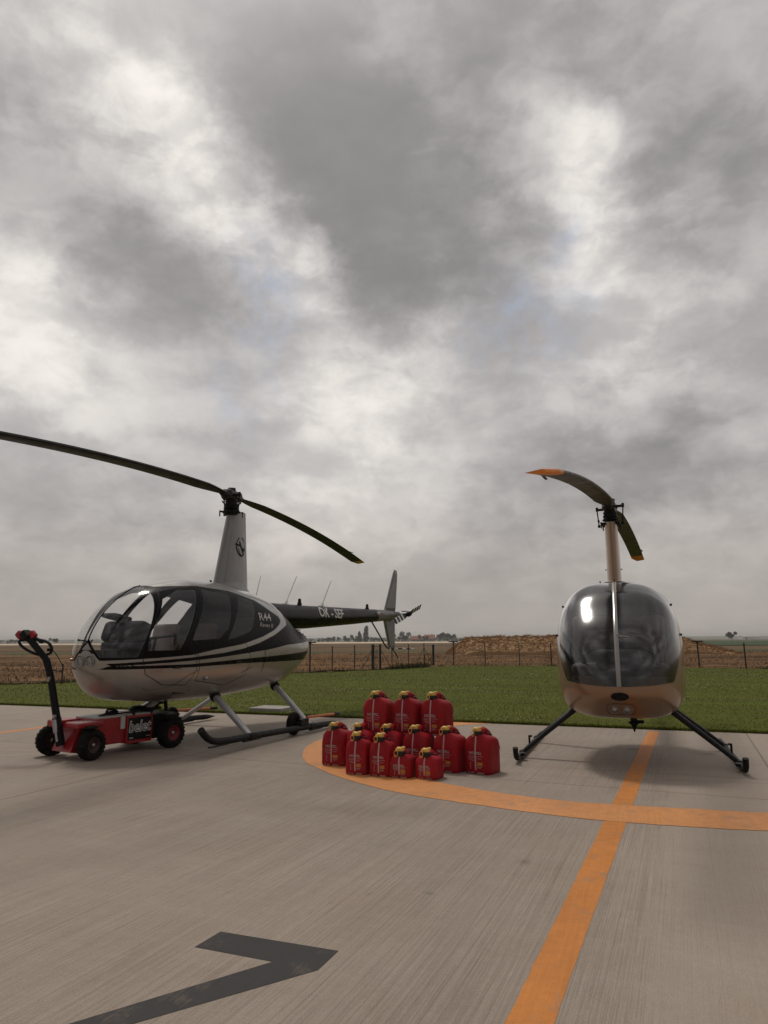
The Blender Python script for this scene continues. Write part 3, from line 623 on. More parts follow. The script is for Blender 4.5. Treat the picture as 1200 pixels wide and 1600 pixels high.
for k in range(3): mb.tube([(c0[0]+.15*math.cos(t_), c0[1]+.03*k, .42+.15*math.sin(t_)) for t_ in np.linspace(0, 2*math.pi, 20)], .012, 5)
tag(mb.build('hose_coil', M['rubber'], None, tuple(fr.location)), 'coil of dark hose hanging on the fence brace beside the thick post', 'hose')

# --- far trees and buildings
def crown(n, cx, cz, rx, rz, leaf, shape, seed):
    r = np.random.default_rng(seed); C = []
    nb = 9 if shape == 'round' else 6
    for i in range(nb):
        if shape == 'round': C.append((r.normal(0, .42)*rx, r.normal(0, .42)*rx, cz+r.uniform(-.6, .7)*rz, r.uniform(.42, .75)*min(rx, rz)))
        else: tt = i/(nb-1); C.append((r.normal(0, .1)*rx, r.normal(0, .1)*rx, cz+(tt*2-1)*rz*.88, rx*(1-.75*tt if shape == 'cone' else .95-.5*abs(tt-.4))))
    C = np.array(C); k = r.integers(0, nb, n); d = r.normal(size=(n, 3)); d /= np.linalg.norm(d, axis=1)[:, None]
    P = C[k, :3]+d*C[k, 3:4]*(r.random((n, 1))**.45)*np.array((1, 1, .9 if shape == 'round' else 1.5)); P[:, 0] += cx
    a = r.normal(size=(n, 3)); b = r.normal(size=(n, 3)); L = leaf*r.uniform(.6, 1.4, (n, 1)); a *= L/np.linalg.norm(a, axis=1)[:, None]; b *= L/np.linalg.norm(b, axis=1)[:, None]
    return np.stack([P-a*.5, P+b*.5, P+a*.5, P-b*.5], 1).reshape(-1, 3), np.arange(4*n).reshape(-1, 4)
def tree(name, label, x, y, hgt, wid, shape='round', leaf='leaf_dark', group=None, seed=1, n=1700):
    t = thing(name, label, 'tree', (x, y, -.1), 0, group)
    mb = MB(); r0 = hgt*.03; th = hgt*(.55 if shape == 'round' else .9)
    mb.tube([(0, 0, 0), (.02*hgt, 0, th*.4), (0, .01*hgt, th)], [r0, r0*.75, r0*.3], 7)
    if shape == 'round':
        for k in range(5): a_ = k*1.26+seed; mb.tube([(0, 0, th*(.45+.08*k)), (math.cos(a_)*wid*.18, math.sin(a_)*wid*.18, th*(.75+.08*k)), (math.cos(a_)*wid*.3, math.sin(a_)*wid*.3, th*(.95+.1*k))], [r0*.5, r0*.3, r0*.12], 5)
    mb.build('trunk', M['bark'], t)
    cz, rz = (hgt*.58, hgt*.40) if shape == 'round' else (hgt*.53, hgt*.46)
    V, F = crown(n, 0, cz, wid/2, rz, hgt*.10, shape, seed); link('crown', raw_mesh('crown', V, F, M[leaf]), t); return t
def hx(px, Y): return (px-600)/1060*Y
G = 'trees along the far edge of the fields'
for i, (px, top, wpx, shape, leaf, Y, lab) in enumerate([
    (519, 995, 17, 'round', 'leaf_mid', 600, 'rounded tree at the left end of the far row, left of the broad low tree'),
    (544, 993.5, 32, 'round', 'leaf_dark', 610, 'broad low dark tree in the far row below the tail boom lettering'),
    (561, 989, 8, 'cone', 'leaf_pine', 590, 'short pointed conifer beside the tall poplar'),
    (571, 983, 7, 'column', 'leaf_pine', 600, 'tall slim poplar, the highest tree of the far row'),
    (583, 995, 22, 'round', 'leaf_dark', 615, 'low bushy tree just right of the poplar'),
    (626, 989.5, 24, 'round', 'leaf_dark', 600, 'big dense tree left of the red roofed farmhouses'),
    (660, 993.5, 13, 'round', 'leaf_dark', 605, 'dark tree standing between the two red roofed houses'),
    (687, 989.5, 22, 'round', 'leaf_dark', 600, 'large rounded dark tree right of the red roofed houses'),
    (704, 992, 17, 'round', 'leaf_dark', 610, 'medium dark tree touching the large rounded tree on its right'),
    (737, 995, 8, 'round', 'leaf_mid', 590, 'small lone tree near the left end of the straw heap'),
    (1133, 989, 15, 'round', 'leaf_dark', 420, 'lone round tree standing in the green field right of the straw heap'),
    (1199, 984, 14, 'round', 'leaf_dark', 400, 'tall dark tree at the right end of the horizon'),
    (30, 999, 20, 'round', 'leaf_dark', 700, 'low far tree on the left horizon behind the tug handle'),
    (93, 998.5, 10, 'round', 'leaf_mid', 420, 'small grey green tree left of the silver helicopter nose')]):
    base = 998.5+(1.18*1060/Y)+(-.0055)*(px-600)*1.0+1.4
    tree('poplar_tree' if shape == 'column' else 'conifer_tree' if shape == 'cone' else 'broadleaf_tree', lab, hx(px, Y), Y, (base-top)/1060*Y*1.08+.6, wpx/1060*Y*1.2, shape, leaf, G, 11+i)
V = []; F = []; o = 0
for i, px in enumerate(np.r_[np.linspace(484, 735, 34), np.linspace(0, 80, 9)]):
    Y = 640+rng.uniform(0, 40); v, f = crown(150, 0, 1.6, rng.uniform(3, 6), rng.uniform(1.2, 2.4), .8, 'round', 200+i); v[:, 0] += hx(px+rng.uniform(-3, 3), Y); v[:, 1] += Y; V.append(v); F.append(f+o); o += len(v)
tag(link('hedgerow', raw_mesh('hedgerow', np.concatenate(V), np.concatenate(F), M['leaf_dark'])), 'low far hedgerow and scrub along the horizon', 'hedgerow', kind='stuff')
def house(label, px, Y, wd, hgt, roof, dp=8.):
    t = thing('farmhouse', label, 'house', (hx(px, Y), Y, 0), R(6))
    mb = MB(); mb.box((0, 0, hgt/2-.2), (wd, dp, hgt+.4)); mb.build('wall', M['plaster'], t)
    mb = MB(); x0 = wd/2+.3; y0 = dp/2+.3
    mb.add([(-x0, -y0, hgt), (x0, -y0, hgt), (x0, y0, hgt), (-x0, y0, hgt), (-x0, 0, hgt+roof), (x0, 0, hgt+roof), (-x0, -y0, hgt-.15), (x0, -y0, hgt-.15), (x0, y0, hgt-.15), (-x0, y0, hgt-.15)], [(0, 1, 5, 4), (2, 3, 4, 5), (3, 0, 4), (1, 2, 5), (6, 7, 1, 0), (8, 9, 3, 2), (7, 8, 2, 1), (9, 6, 0, 3), (9, 8, 7, 6)], 0, False)
    rf = mb.build('roof', M['roof_tile'], t)
    c = MB(); c.box((wd*.25, .6, hgt+roof), (.6, .6, 1.3), .03); c.build('chimney', M['roof_tile'], rf)
    for k in (-.3, 0, .3): q = MB(); q.box((wd*k, -dp/2-.02, hgt*.55), (1.1, .08, 1.1), .01); q.build('window', M['window_dark'], t)
house('farmhouse with a long low red roof right of the big dense tree', 650, 610, 12.0, 1.9, 3.0)
house('farmhouse with a taller red roof left of the large rounded tree', 669, 618, 9.0, 2.6, 3.4)
t = thing('storage_hall', 'long white hall far away on the right horizon', 'hall', (hx(1160, 900), 900, 0))
mb = MB(); mb.box((0, 0, 1.8), (22, 9, 3.6)); mb.build('wall', M['white_wall'], t)
mb = MB(); mb.prism([(-4.7, 0), (4.7, 0), (0, 1.2)], -11.3, 11.3, X=Matrix.Translation((0, 0, 3.62)) @ Matrix.Rotation(R(90), 4, 'Y') @ Matrix.Rotation(R(90), 4, 'Z')); mb.build('roof', M['pvc_grey'], t)
mb = MB(); mb.box((-6, -4.53, 1.2), (3, .1, 2.4), .02); mb.build('door', M['window_dark'], t)
# far low hills
hxs = np.linspace(-2500, 2500, 160); hz = 4+11*fbm(hxs*.0021+3, hxs*0+1.5, 4, 77)
mb = MB(); vs = [(x, 2280, -.3) for x in hxs]+[(x, 2400, z) for x, z in zip(hxs, hz)]+[(x, 2560, -.3) for x in hxs]; n = len(hxs)
mb.add(vs, [(i, i+1, n+i+1, n+i) for i in range(n-1)]+[(n+i, n+i+1, 2*n+i+1, 2*n+i) for i in range(n-1)])
tag(mb.build('hills', M['green_field']), kind='structure')
# ------------------------------------------------------------------ helicopters
def pchip(xs, ys):
    xs = np.array(xs, float); ys = np.array(ys, float); h = np.diff(xs); d = np.diff(ys)/h; m = np.zeros_like(ys)
    for i in range(1, len(xs)-1):
        if d[i-1]*d[i] > 0:
            w1 = 2*h[i]+h[i-1]; w2 = h[i]+2*h[i-1]; m[i] = (w1+w2)/(w1/d[i-1]+w2/d[i])
    m[0] = 1.5*d[0]-.5*m[1]; m[-1] = 1.5*d[-1]-.5*m[-2]
    def f(x):
        x = np.clip(np.asarray(x, float), xs[0], xs[-1]); i = np.clip(np.searchsorted(xs, x)-1, 0, len(xs)-2); t = (x-xs[i])/h[i]
        return (2*t**3-3*t**2+1)*ys[i]+(t**3-2*t**2+t)*h[i]*m[i]+(-2*t**3+3*t**2)*ys[i+1]+(t**3-t**2)*h[i]*m[i+1]
    return f
class Body:
    """egg-shaped cabin: spline profiles and superellipse sections; x forward, y to port, z up"""
    def __init__(s, xn, xr, zn, zr, top, bot, hw, zc, nt, nb):
        s.xn, s.xr, s.nt, s.nb = xn, xr, nt, nb; T = s.t
        mk = lambda tab, a, b: pchip([0]+[float(T(x)) for x, _ in tab]+[1], [a]+[z for _, z in tab]+[b])
        s.top, s.bot, s.hw, s.zc = mk(top, zn, zr), mk(bot, zn, zr), mk(hw, 0, 0), mk(zc, zn, zr)
    def t(s, x): return np.arccos(np.clip(1-2*(s.xn-x)/(s.xn-s.xr), -1, 1))/np.pi
    def pt(s, t, a):
        t, a = np.broadcast_arrays(t, a); x = s.xn-(s.xn-s.xr)*(1-np.cos(np.pi*t))/2
        c, si = np.cos(a), np.sin(a); n = np.where(si >= 0, s.nt, s.nb); r = (np.abs(c)**n+np.abs(si)**n)**(-1/n)
        zc = s.zc(t); H = np.where(si >= 0, s.top(t)-zc, zc-s.bot(t)); return np.stack([x, s.hw(t)*r*c, zc+H*r*si], -1)
    def side(s, x, z):
        """half width at (x, z)"""
        t = s.t(x); zc = s.zc(t); up = z >= zc; n = np.where(up, s.nt, s.nb); H = np.where(up, s.top(t)-zc, zc-s.bot(t))
        return s.hw(t)*np.clip(1-np.clip(np.abs(z-zc)/H, 0, 1)**n, 0, 1)**(1/n)
    def front(s, y, z):
        """x of the nose surface at (y, z)"""
        lo, hi = s.xn-1.1, s.xn
        for _ in range(40):
            mid = (lo+hi)/2
            if s.bot(s.t(mid)) < z < s.top(s.t(mid)) and s.side(mid, z) > abs(y): lo = mid
            else: hi = mid
        return lo
    def grid(s, nt=240, na=220):
        t = np.linspace(.0015, .9985, nt); a = np.linspace(0, 2*np.pi, na, endpoint=False); T, A = np.meshgrid(t, a, indexing='ij'); P = s.pt(T, A)
        e = 1e-4; N = np.cross(s.pt(T, A+e)-s.pt(T, A-e), s.pt(T+e, A)-s.pt(T-e, A)); N /= np.linalg.norm(N, axis=-1)[..., None]+1e-15
        ctr = np.stack([P[..., 0], 0*T, s.zc(T)], -1); sg = np.sign((N*(P-ctr)).sum(-1)); N *= np.where(sg == 0, 1, sg)[..., None]
        I = np.arange(nt*na).reshape(nt, na); J = np.roll(I, -1, 1)
        q = np.stack([I[:-1], J[:-1], J[1:], I[1:]], -1).reshape(-1, 4); tr = np.r_[q[:, [0, 1, 2]], q[:, [0, 2, 3]]]
        V = np.c_[P.reshape(-1, 3), N.reshape(-1, 3)]
        tr = np.r_[tr, [(len(V), J[0, k], I[0, k]) for k in range(na)], [(len(V)+1, I[-1, k], J[-1, k]) for k in range(na)]]
        V = np.r_[V, [[s.xn, 0, float(s.zc(0)), 1, 0, 0], [s.xr, 0, float(s.zc(1)), -1, 0, 0]]]
        f = np.cross(V[tr[:, 1], :3]-V[tr[:, 0], :3], V[tr[:, 2], :3]-V[tr[:, 0], :3]); flip = (f*V[tr].mean(1)[:, 3:]).sum(1) < 0
        tr[flip] = tr[flip][:, ::-1]; return V, tr
def sdf(poly):
    P = np.array(poly, float); Q = np.roll(P, -1, 0)
    def f(x, z):
        X = np.stack([x, z], 1); d = np.full(len(X), 1e9)
        for a, b in zip(P, Q):
            ab = b-a; u = np.clip(((X-a)@ab)/(ab@ab), 0, 1); d = np.minimum(d, np.hypot(*(X-a-u[:, None]*ab).T))
        return np.where(inside(X, poly), d, -d)
    return f
def cut(V, T, s):
    """split triangles at s = 0; returns vertices, inside triangles, outside triangles"""
    s = np.where(np.abs(s) < 1e-6, 1e-6, s); pos = s > 0; k = pos[T].sum(1); A = [tuple(t) for t in T[k == 3]]; B = [tuple(t) for t in T[k == 0]]
    new = []; cache = {}; n0 = len(V)
    def ip(i, j):
        key = (min(i, j), max(i, j))
        if key not in cache: u = s[i]/(s[i]-s[j]); cache[key] = n0+len(new); new.append(V[i]+(V[j]-V[i])*u)
        return cache[key]
    for t, c in zip(T[(k == 1) | (k == 2)], k[(k == 1) | (k == 2)]):
        t = [int(i) for i in t]; odd = c == 1
        while pos[t[0]] != odd or (pos[t[1]] == odd) or (pos[t[2]] == odd): t = t[1:]+t[:1]
        a, b, d = t; p, q = ip(a, b), ip(a, d)
        one, two = [(a, p, q)], [(p, b, d), (p, d, q)]
        (A if odd else B).extend(one); (B if odd else A).extend(two)
    if new: V = np.r_[V, np.array(new)]
    return V, np.array(A, int).reshape(-1, 3), np.array(B, int).reshape(-1, 3)
def piece(name, V, groups, mats, parent, thick=0., lining=None):
    """groups: list of (triangles, material index); with thick > 0 also an inner skin and rims"""
    allT = np.concatenate([g for g, _ in groups if len(g)]); idx = np.unique(allT); mp = np.full(len(V), -1); mp[idx] = np.arange(len(idx))
    W = V[idx]; F = mp[allT]; mi = np.concatenate([np.full(len(g), m) for g, m in groups if len(g)]); nm = W[:, 3:]/(np.linalg.norm(W[:, 3:], axis=1)[:, None]+1e-12); P = W[:, :3]
    NV = nm
    if thick:
        n = len(P); e = np.r_[F[:, [0, 1]], F[:, [1, 2]], F[:, [2, 0]]]; key = {}
        for a, b in e.tolist():
            if (b, a) in key: del key[(b, a)]
            else: key[(a, b)] = 1
        rim = [(b, a, a+n) for a, b in key]+[(b, a+n, b+n) for a, b in key]
        F = np.r_[F, F[:, ::-1]+n, np.array(rim, int).reshape(-1, 3)]; mi = np.r_[mi, np.full(len(allT), len(mats)), np.full(len(rim), len(mats))]
        P = np.r_[P, P-nm*thick]; NV = np.r_[nm, -nm]; mats = list(mats)+[lining]
    me = bpy.data.meshes.new(name); me.from_pydata(P.tolist(), [], F.tolist())
    for m in mats: me.materials.append(m)
    me.polygons.foreach_set('material_index', mi.astype(np.int32)); me.polygons.foreach_set('use_smooth', np.ones(len(F), bool)); me.update()
    me.normals_split_custom_set_from_vertices(NV.tolist()); return link(name, me, parent)
def by_side(V, T): c = V[T][:, :, 1].mean(1); return T[c >= 0], T[c < 0]

def blade_geo(Rad, r0, chord, droop, tilt, mats_split, twist=-6., th=.11, tipsweep=.3, tab=True):
    """one rotor blade along +x, leading edge +y; material 0 paint, 1 tip paint"""
    prof = [(.5, 0), (.46, .35), (.3, .5), (.05, .45), (-.25, .22), (-.5, .02), (-.5, -.02), (-.25, -.18), (.05, -.32), (.3, -.36), (.46, -.25)]
    st = sorted(set(list(np.linspace(r0, Rad*.86, 24))+[mats_split]+list(np.linspace(mats_split, Rad, 5)))); mb = MB(); n = len(prof); vs = []
    for r in st:
        u = (r-r0)/(Rad-r0); c = chord*(.45+.55*min(1, u/.10)); tw = R(twist*(r/Rad)+4); tip = max(0, (r-Rad*.96)/(Rad*.04)); z = -droop*((r/Rad)**2.0)-tilt*(r/Rad)
        for y, t in prof: yy = y*c; yy = yy-(tipsweep*chord*tip if y > .2 else 0); zz = t*c*th*2; vs.append((r, yy*math.cos(tw)-zz*math.sin(tw), z+yy*math.sin(tw)+zz*math.cos(tw)))
    for i in range(len(st)-1):
        mb_m = 1 if st[i] >= mats_split-1e-6 else 0
        mb.add([vs[i*n+k] for k in range(n)]+[vs[(i+1)*n+k] for k in range(n)], [(k, (k+1) % n, (k+1) % n+n, k+n) for k in range(n)], mb_m, False)
    mb.add(vs[-n:], [tuple(range(n))], 1, False); mb.add(vs[:n], [tuple(range(n))[::-1]], 0, False)
    if tab: rt = Rad*.84; mb.box((rt, -chord*.54, -droop*.84**2-tilt*.84+chord*.52*math.sin(R(1.5))), (.22, chord*.10, .006), 0)
    return mb
def rotor(root, zh, Rad, chord, az, droops, sc, mat, tipmat, split=.93, zbase=None):
    """two-bladed teetering rotor with its head; az = local angle of the first blade"""
    X0 = Matrix.Translation((0, 0, zh))
    h = MB()
    h.box((0, 0, 0), (.46*sc, .22*sc, .19*sc), .06*sc, 0, Matrix.Rotation(az, 3, 'Z'))
    h.tube([(0, 0, .09*sc), (0, 0, -.06*sc)], [.06*sc, .085*sc], 12); h.box((0, 0, .105*sc), (.20*sc, .14*sc, .07*sc), .025*sc, 0, Matrix.Rotation(az+.5, 3, 'Z'))
    ca, sa = math.cos(az), math.sin(az)
    for sg in (-1, 1):
        c = (sg*.13*sc*-sa, sg*.13*sc*ca, 0); h.tube([(c[0]*.5, c[1]*.5, 0), c], .035*sc, 10)
        for k in (-.12, .12): h.cyl((k*sc*ca, k*sc*sa, -.075*sc), (k*sc*ca, k*sc*sa, .075*sc), .018*sc, 8)
    o = h.build('rotor_hub', M['hub'], root, (0, 0, zh))
    for sg, dr in zip((1, -1), droops):
        b = blade_geo(Rad, .26*sc, chord, sum(droops)/2, dr-sum(droops)/2, Rad*split); bo = b.build('rotor_blade', [mat, tipmat], root, (0, 0, zh), az+(0 if sg > 0 else math.pi))
        g = MB(); g.tube([(.10*sc, 0, 0), (.22*sc, 0, -.002), (.33*sc, 0, -.006)], [.085*sc, .088*sc, .055*sc], 12, flat=.9)
        for k in (.14, .2, .26): g.cyl((k*sc, 0, -.07*sc), (k*sc, 0, .07*sc), .014*sc, 8)
        g.build('blade_grip', M['hub'], bo)
        hn = MB(); hn.box((.12*sc, .14*sc, -.015*sc), (.055*sc, .22*sc, .04*sc), .01*sc); hn.cyl((.12*sc, .23*sc, -.04*sc), (.12*sc, .23*sc, .03*sc), .022*sc, 8); hn.build('pitch_horn', M['black_metal'], bo)
        pl = MB(); pl.tube([(.12*sc, .23*sc, -.03*sc), (.12*sc, .21*sc, -.30*sc)], .0105*sc, 8)
        pl.cyl((.12*sc, .215*sc, -.20*sc), (.12*sc, .212*sc, -.24*sc), .018*sc, 8); pl.lathe([(0, -.03*sc), (.024*sc, -.02*sc), (.024*sc, .02*sc), (0, .03*sc)], 8, X=Matrix.Translation((.12*sc, .21*sc, -.31*sc))); pl.build('pitch_link', M['black_metal'], bo)
    s = MB(); z = -.30*sc
    s.lathe([(.05*sc, -.02*sc+z), (.15*sc, -.02*sc+z), (.165*sc, z), (.15*sc, .02*sc+z), (.10*sc, .03*sc+z), (.085*sc, .05*sc+z), (.13*sc, .055*sc+z), (.14*sc, .075*sc+z), (.12*sc, .09*sc+z), (.05*sc, .10*sc+z)], 22)
    s.lathe([(.10*sc, z-.06*sc), (.12*sc, z-.05*sc), (.12*sc, z-.03*sc), (.10*sc, z-.02*sc)], 20)
    s.lathe([(.06*sc, z+.06*sc), (.115*sc, z+.10*sc), (.125*sc, z+.14*sc), (.105*sc, z+.17*sc), (.12*sc, z+.19*sc), (.09*sc, z+.24*sc), (.05*sc, z+.26*sc)], 20)
    for k in range(4):
        a_ = az+.8+k*math.pi/2; s.box((math.cos(a_)*.17*sc, math.sin(a_)*.17*sc, z), (.09*sc, .035*sc, .03*sc), .008*sc, 0, Matrix.Rotation(a_, 3, 'Z')); s.cyl((math.cos(a_)*.205*sc, math.sin(a_)*.205*sc, z-.09*sc), (math.cos(a_)*.205*sc, math.sin(a_)*.205*sc, z+.02*sc), .011*sc, 8)
    s.tube([(.05*sc, -.06*sc, z+.1*sc), (.14*sc, -.10*sc, z+.19*sc)], .014*sc, 8); s.tube([(-.05*sc, .06*sc, z+.1*sc), (-.14*sc, .10*sc, z+.19*sc)], .014*sc, 8)
    s.build('swashplate', M['black_metal'], root, (0, 0, zh))
    m = MB(); m.cyl((0, 0, zbase-zh-.1), (0, 0, .05*sc), .045*sc, 14); m.build('mast_shaft', M['hub'], root, (0, 0, zh))
def fairing(root, z0, z1, base, top, th0, th1, mat, seam=True):
    """mast fairing; base/top = (front x, rear x)"""
    n = 28; st = np.linspace(0, 1, 18); vs = []
    def sec(u):
        xf = base[0]+(top[0]-base[0])*u; xb = base[1]+(top[1]-base[1])*u; th = th0+(th1-th0)*u; z = z0+(z1-z0)*u; fl = .05*max(0, 1-u/.06)**2
        P = []
        for k in range(n):
            a = 2*math.pi*k/n; cx = math.cos(a); x = (xf+xb)/2+(xf-xb)/2*cx*(1+fl*1.5); w_ = th/2*math.sin(a)*(1.0 if cx > -.2 else 1-.35*(-.2-cx))+fl*math.copysign(1, math.sin(a))*abs(math.sin(a)); P.append((x, w_, z))
        return P
    mb = MB()
    for u in st: vs += sec(u)
    mb.add(vs, [(i*n+k, i*n+(k+1) % n, (i+1)*n+(k+1) % n, (i+1)*n+k) for i in range(len(st)-1) for k in range(n)]); mb.add(vs[-n:], [tuple(range(n))], 0, False)
    o = mb.build('mast_fairing', mat, root)
    if seam:
        s = MB()
        for sg in (-1, 1): s.tube([((base[0]+(top[0]-base[0])*u)-(.085-.035*u), sg*(th0+(th1-th0)*u)*.5*.66, z0+(z1-z0)*u) for u in np.linspace(.03, .99, 10)], .004, 6)
        s.build('seam_strip', M['fairing_grey'], o)
    return o
def fair_y(base, top, th0, th1, z0, z1, x, z):
    u = (z-z0)/(z1-z0); xf = base[0]+(top[0]-base[0])*u; xb = base[1]+(top[1]-base[1])*u; c = (x-(xf+xb)/2)/((xf-xb)/2); c = max(-.97, min(.97, c)); return (th0+(th1-th0)*u)/2*math.sqrt(1-c*c)*(1.0 if c > -.2 else 1-.35*(-.2-c))
def plate(poly, th, mat, name, root, y=0., bev=.35):
    """fin: polygon in x-z with thickness in y, thinner towards its outline"""
    P = np.array(poly, float); c = P.mean(0); Q = c+(P-c)*(1-bev*.5); n = len(P); mb = MB()
    vs = [(x, y, z) for x, z in P]+[(x, y+th/2, z) for x, z in Q]+[(x, y-th/2, z) for x, z in Q]
    fs = [(i, (i+1) % n, n+(i+1) % n, n+i) for i in range(n)]+[((i+1) % n, i, 2*n+i, 2*n+(i+1) % n) for i in range(n)]+[tuple(range(n, 2*n)), tuple(range(2*n, 3*n))[::-1]]
    mb.add(vs, fs, 0, False); return mb.build(name, mat, root)
def boom(root, st, mats, split_ang=-4., tailx=None):
    """st: list of (x, z, r); material 0 above the split, 1 below, 2 aft of tailx"""
    n = 40; mb = MB(); xs = np.linspace(st[0][0], st[-1][0], 40); fx = [s_[0] for s_ in st][::-1]; Z = np.interp(xs, fx, [s_[1] for s_ in st][::-1]); Rr = np.interp(xs, fx, [s_[2] for s_ in st][::-1]); vs = []
    for x, z, r in zip(xs, Z, Rr):
        for k in range(n): a = 2*math.pi*k/n; vs.append((x, r*.86*math.cos(a), z+r*math.sin(a)))
    o = len(mb.v); mb.v += vs
    for i in range(len(xs)-1):
        for k in range(n):
            am = 360*(k+.5)/n; am = am-360 if am > 180 else am; up = -184-split_ang < am-0 < split_ang if False else (math.sin(R(am)) > math.sin(R(split_ang)))
            mb.f.append((i*n+k, (i+1)*n+k, (i+1)*n+(k+1) % n, i*n+(k+1) % n)); mb.m.append(2 if (tailx is not None and xs[i] < tailx) else (0 if up else 1)); mb.sm.append(True)
    mb.add(vs[-n:], [tuple(range(n))], 2 if len(mats) > 2 else 0, False); return mb.build('tail_boom', mats, root)
def lamp_pair(root, body, ys, z, r, tilt):
    for y in ys:
        x = body.front(y, z)+.012; n = Vector((1, y*1.2, tilt)).normalized(); q = n.to_track_quat('Z', 'Y').to_matrix().to_4x4(); X = Matrix.Translation((x-.012, y, z)) @ q
        mb = MB(); mb.lathe([(r*1.0, -.03), (r*1.05, .004), (r*1.08, .010), (r*1.03, .014), (r*.98, .010), (r*.96, -.02)], 24, X=X); l = mb.build('landing_light', M['steel'], root)
        m2 = MB(); m2.lathe([(0.0, -.016), (r*.3, -.014), (r*.6, -.008), (r*.96, .004)], 20, X=X); m2.lathe([(0, .002), (r*.16, -.002), (r*.18, -.016)], 12, X=X)
        for k in range(6): a = k*math.pi/3; m2.tube([X @ Vector((0, 0, -.01)), X @ Vector((r*.85*math.cos(a), r*.85*math.sin(a), .004))], .0022, 5)
        m2.build('reflector', M['lamp_white'], l)
        m3 = MB(); m3.lathe([(0, .02), (r*.5, .017), (r*.98, .006)], 20, X=X); m3.build('lamp_glass', M['lens'], l)
def seat(root, x, y, z, mat, wd=.42, back=.62, tilt=-.22):
    mb = MB(); mb.box((x+.24, y, z), (.48, wd, .13), .045, seg=3, smooth=True); mb.box((x+.27, y, z-.14), (.42, wd*.96, .18), .02)
    s = mb.build('seat', mat, root)
    b = MB(); q = Euler((0, tilt, 0)).to_matrix(); b.box((x-.05, y, z+back*.5), (.11, wd, back), .04, 0, q, 3, True)
    for k in (.3, .62): b.box((x+.012-(k-.3)*.12, y, z+back*k), (.012, wd*.8, .008), .003, 0, q)
    b.build('backrest', mat, s); h = MB(); h.tube([(x-.02, y-.13, z+.02), (x-.1, y-.10, z+back*.98)], .018, 6, flat=.25); h.build('seat_belt', M['black_metal'], s)

def wheel_mb(r, wd, tread=True):
    """tyre with its axis along x"""
    X = Matrix.Rotation(R(90), 4, 'Y'); t = MB()
    t.lathe([(r*.52, -wd*.42), (r*.7, -wd*.5), (r*.88, -wd*.47), (r*.97, -wd*.34), (r, -wd*.12), (r, wd*.12), (r*.97, wd*.34), (r*.88, wd*.47), (r*.7, wd*.5), (r*.52, wd*.42), (r*.5, 0)], 36, X=X, closed=True)
    if tread:
        for k in range(22):
            a = 2*math.pi*k/22
            for sx, off in ((-1, 0), (1, math.pi/22)):
                aa = a+off; t.box((sx*wd*.22, r*.985*math.cos(aa), r*.985*math.sin(aa)), (wd*.36, r*.13, r*.026), r*.008, 0, Matrix.Rotation(aa-math.pi/2, 3, 'X'))
    m = MB(); m.lathe([(0, wd*.2), (r*.14, wd*.2), (r*.16, wd*.12), (r*.36, wd*.1), (r*.42, wd*.3), (r*.53, wd*.4), (r*.54, 0), (r*.53, -wd*.4), (r*.42, -wd*.3), (r*.36, -wd*.1), (r*.16, -wd*.12), (0, -wd*.2)], 24, X=X)
    for k in range(5): a = k*2*math.pi/5; m.cyl((-wd*.16, r*.26*math.cos(a), r*.26*math.sin(a)), (wd*.16, r*.26*math.cos(a), r*.26*math.sin(a)), r*.035, 6)
    c = MB(); c.lathe([(r*.12, wd*.18), (r*.12, wd*.30), (r*.07, wd*.34), (0, wd*.34)], 12, X=X); c.lathe([(r*.12, -wd*.18), (r*.12, -wd*.30), (r*.07, -wd*.34), (0, -wd*.34)], 12, X=X)
    return t, m, c

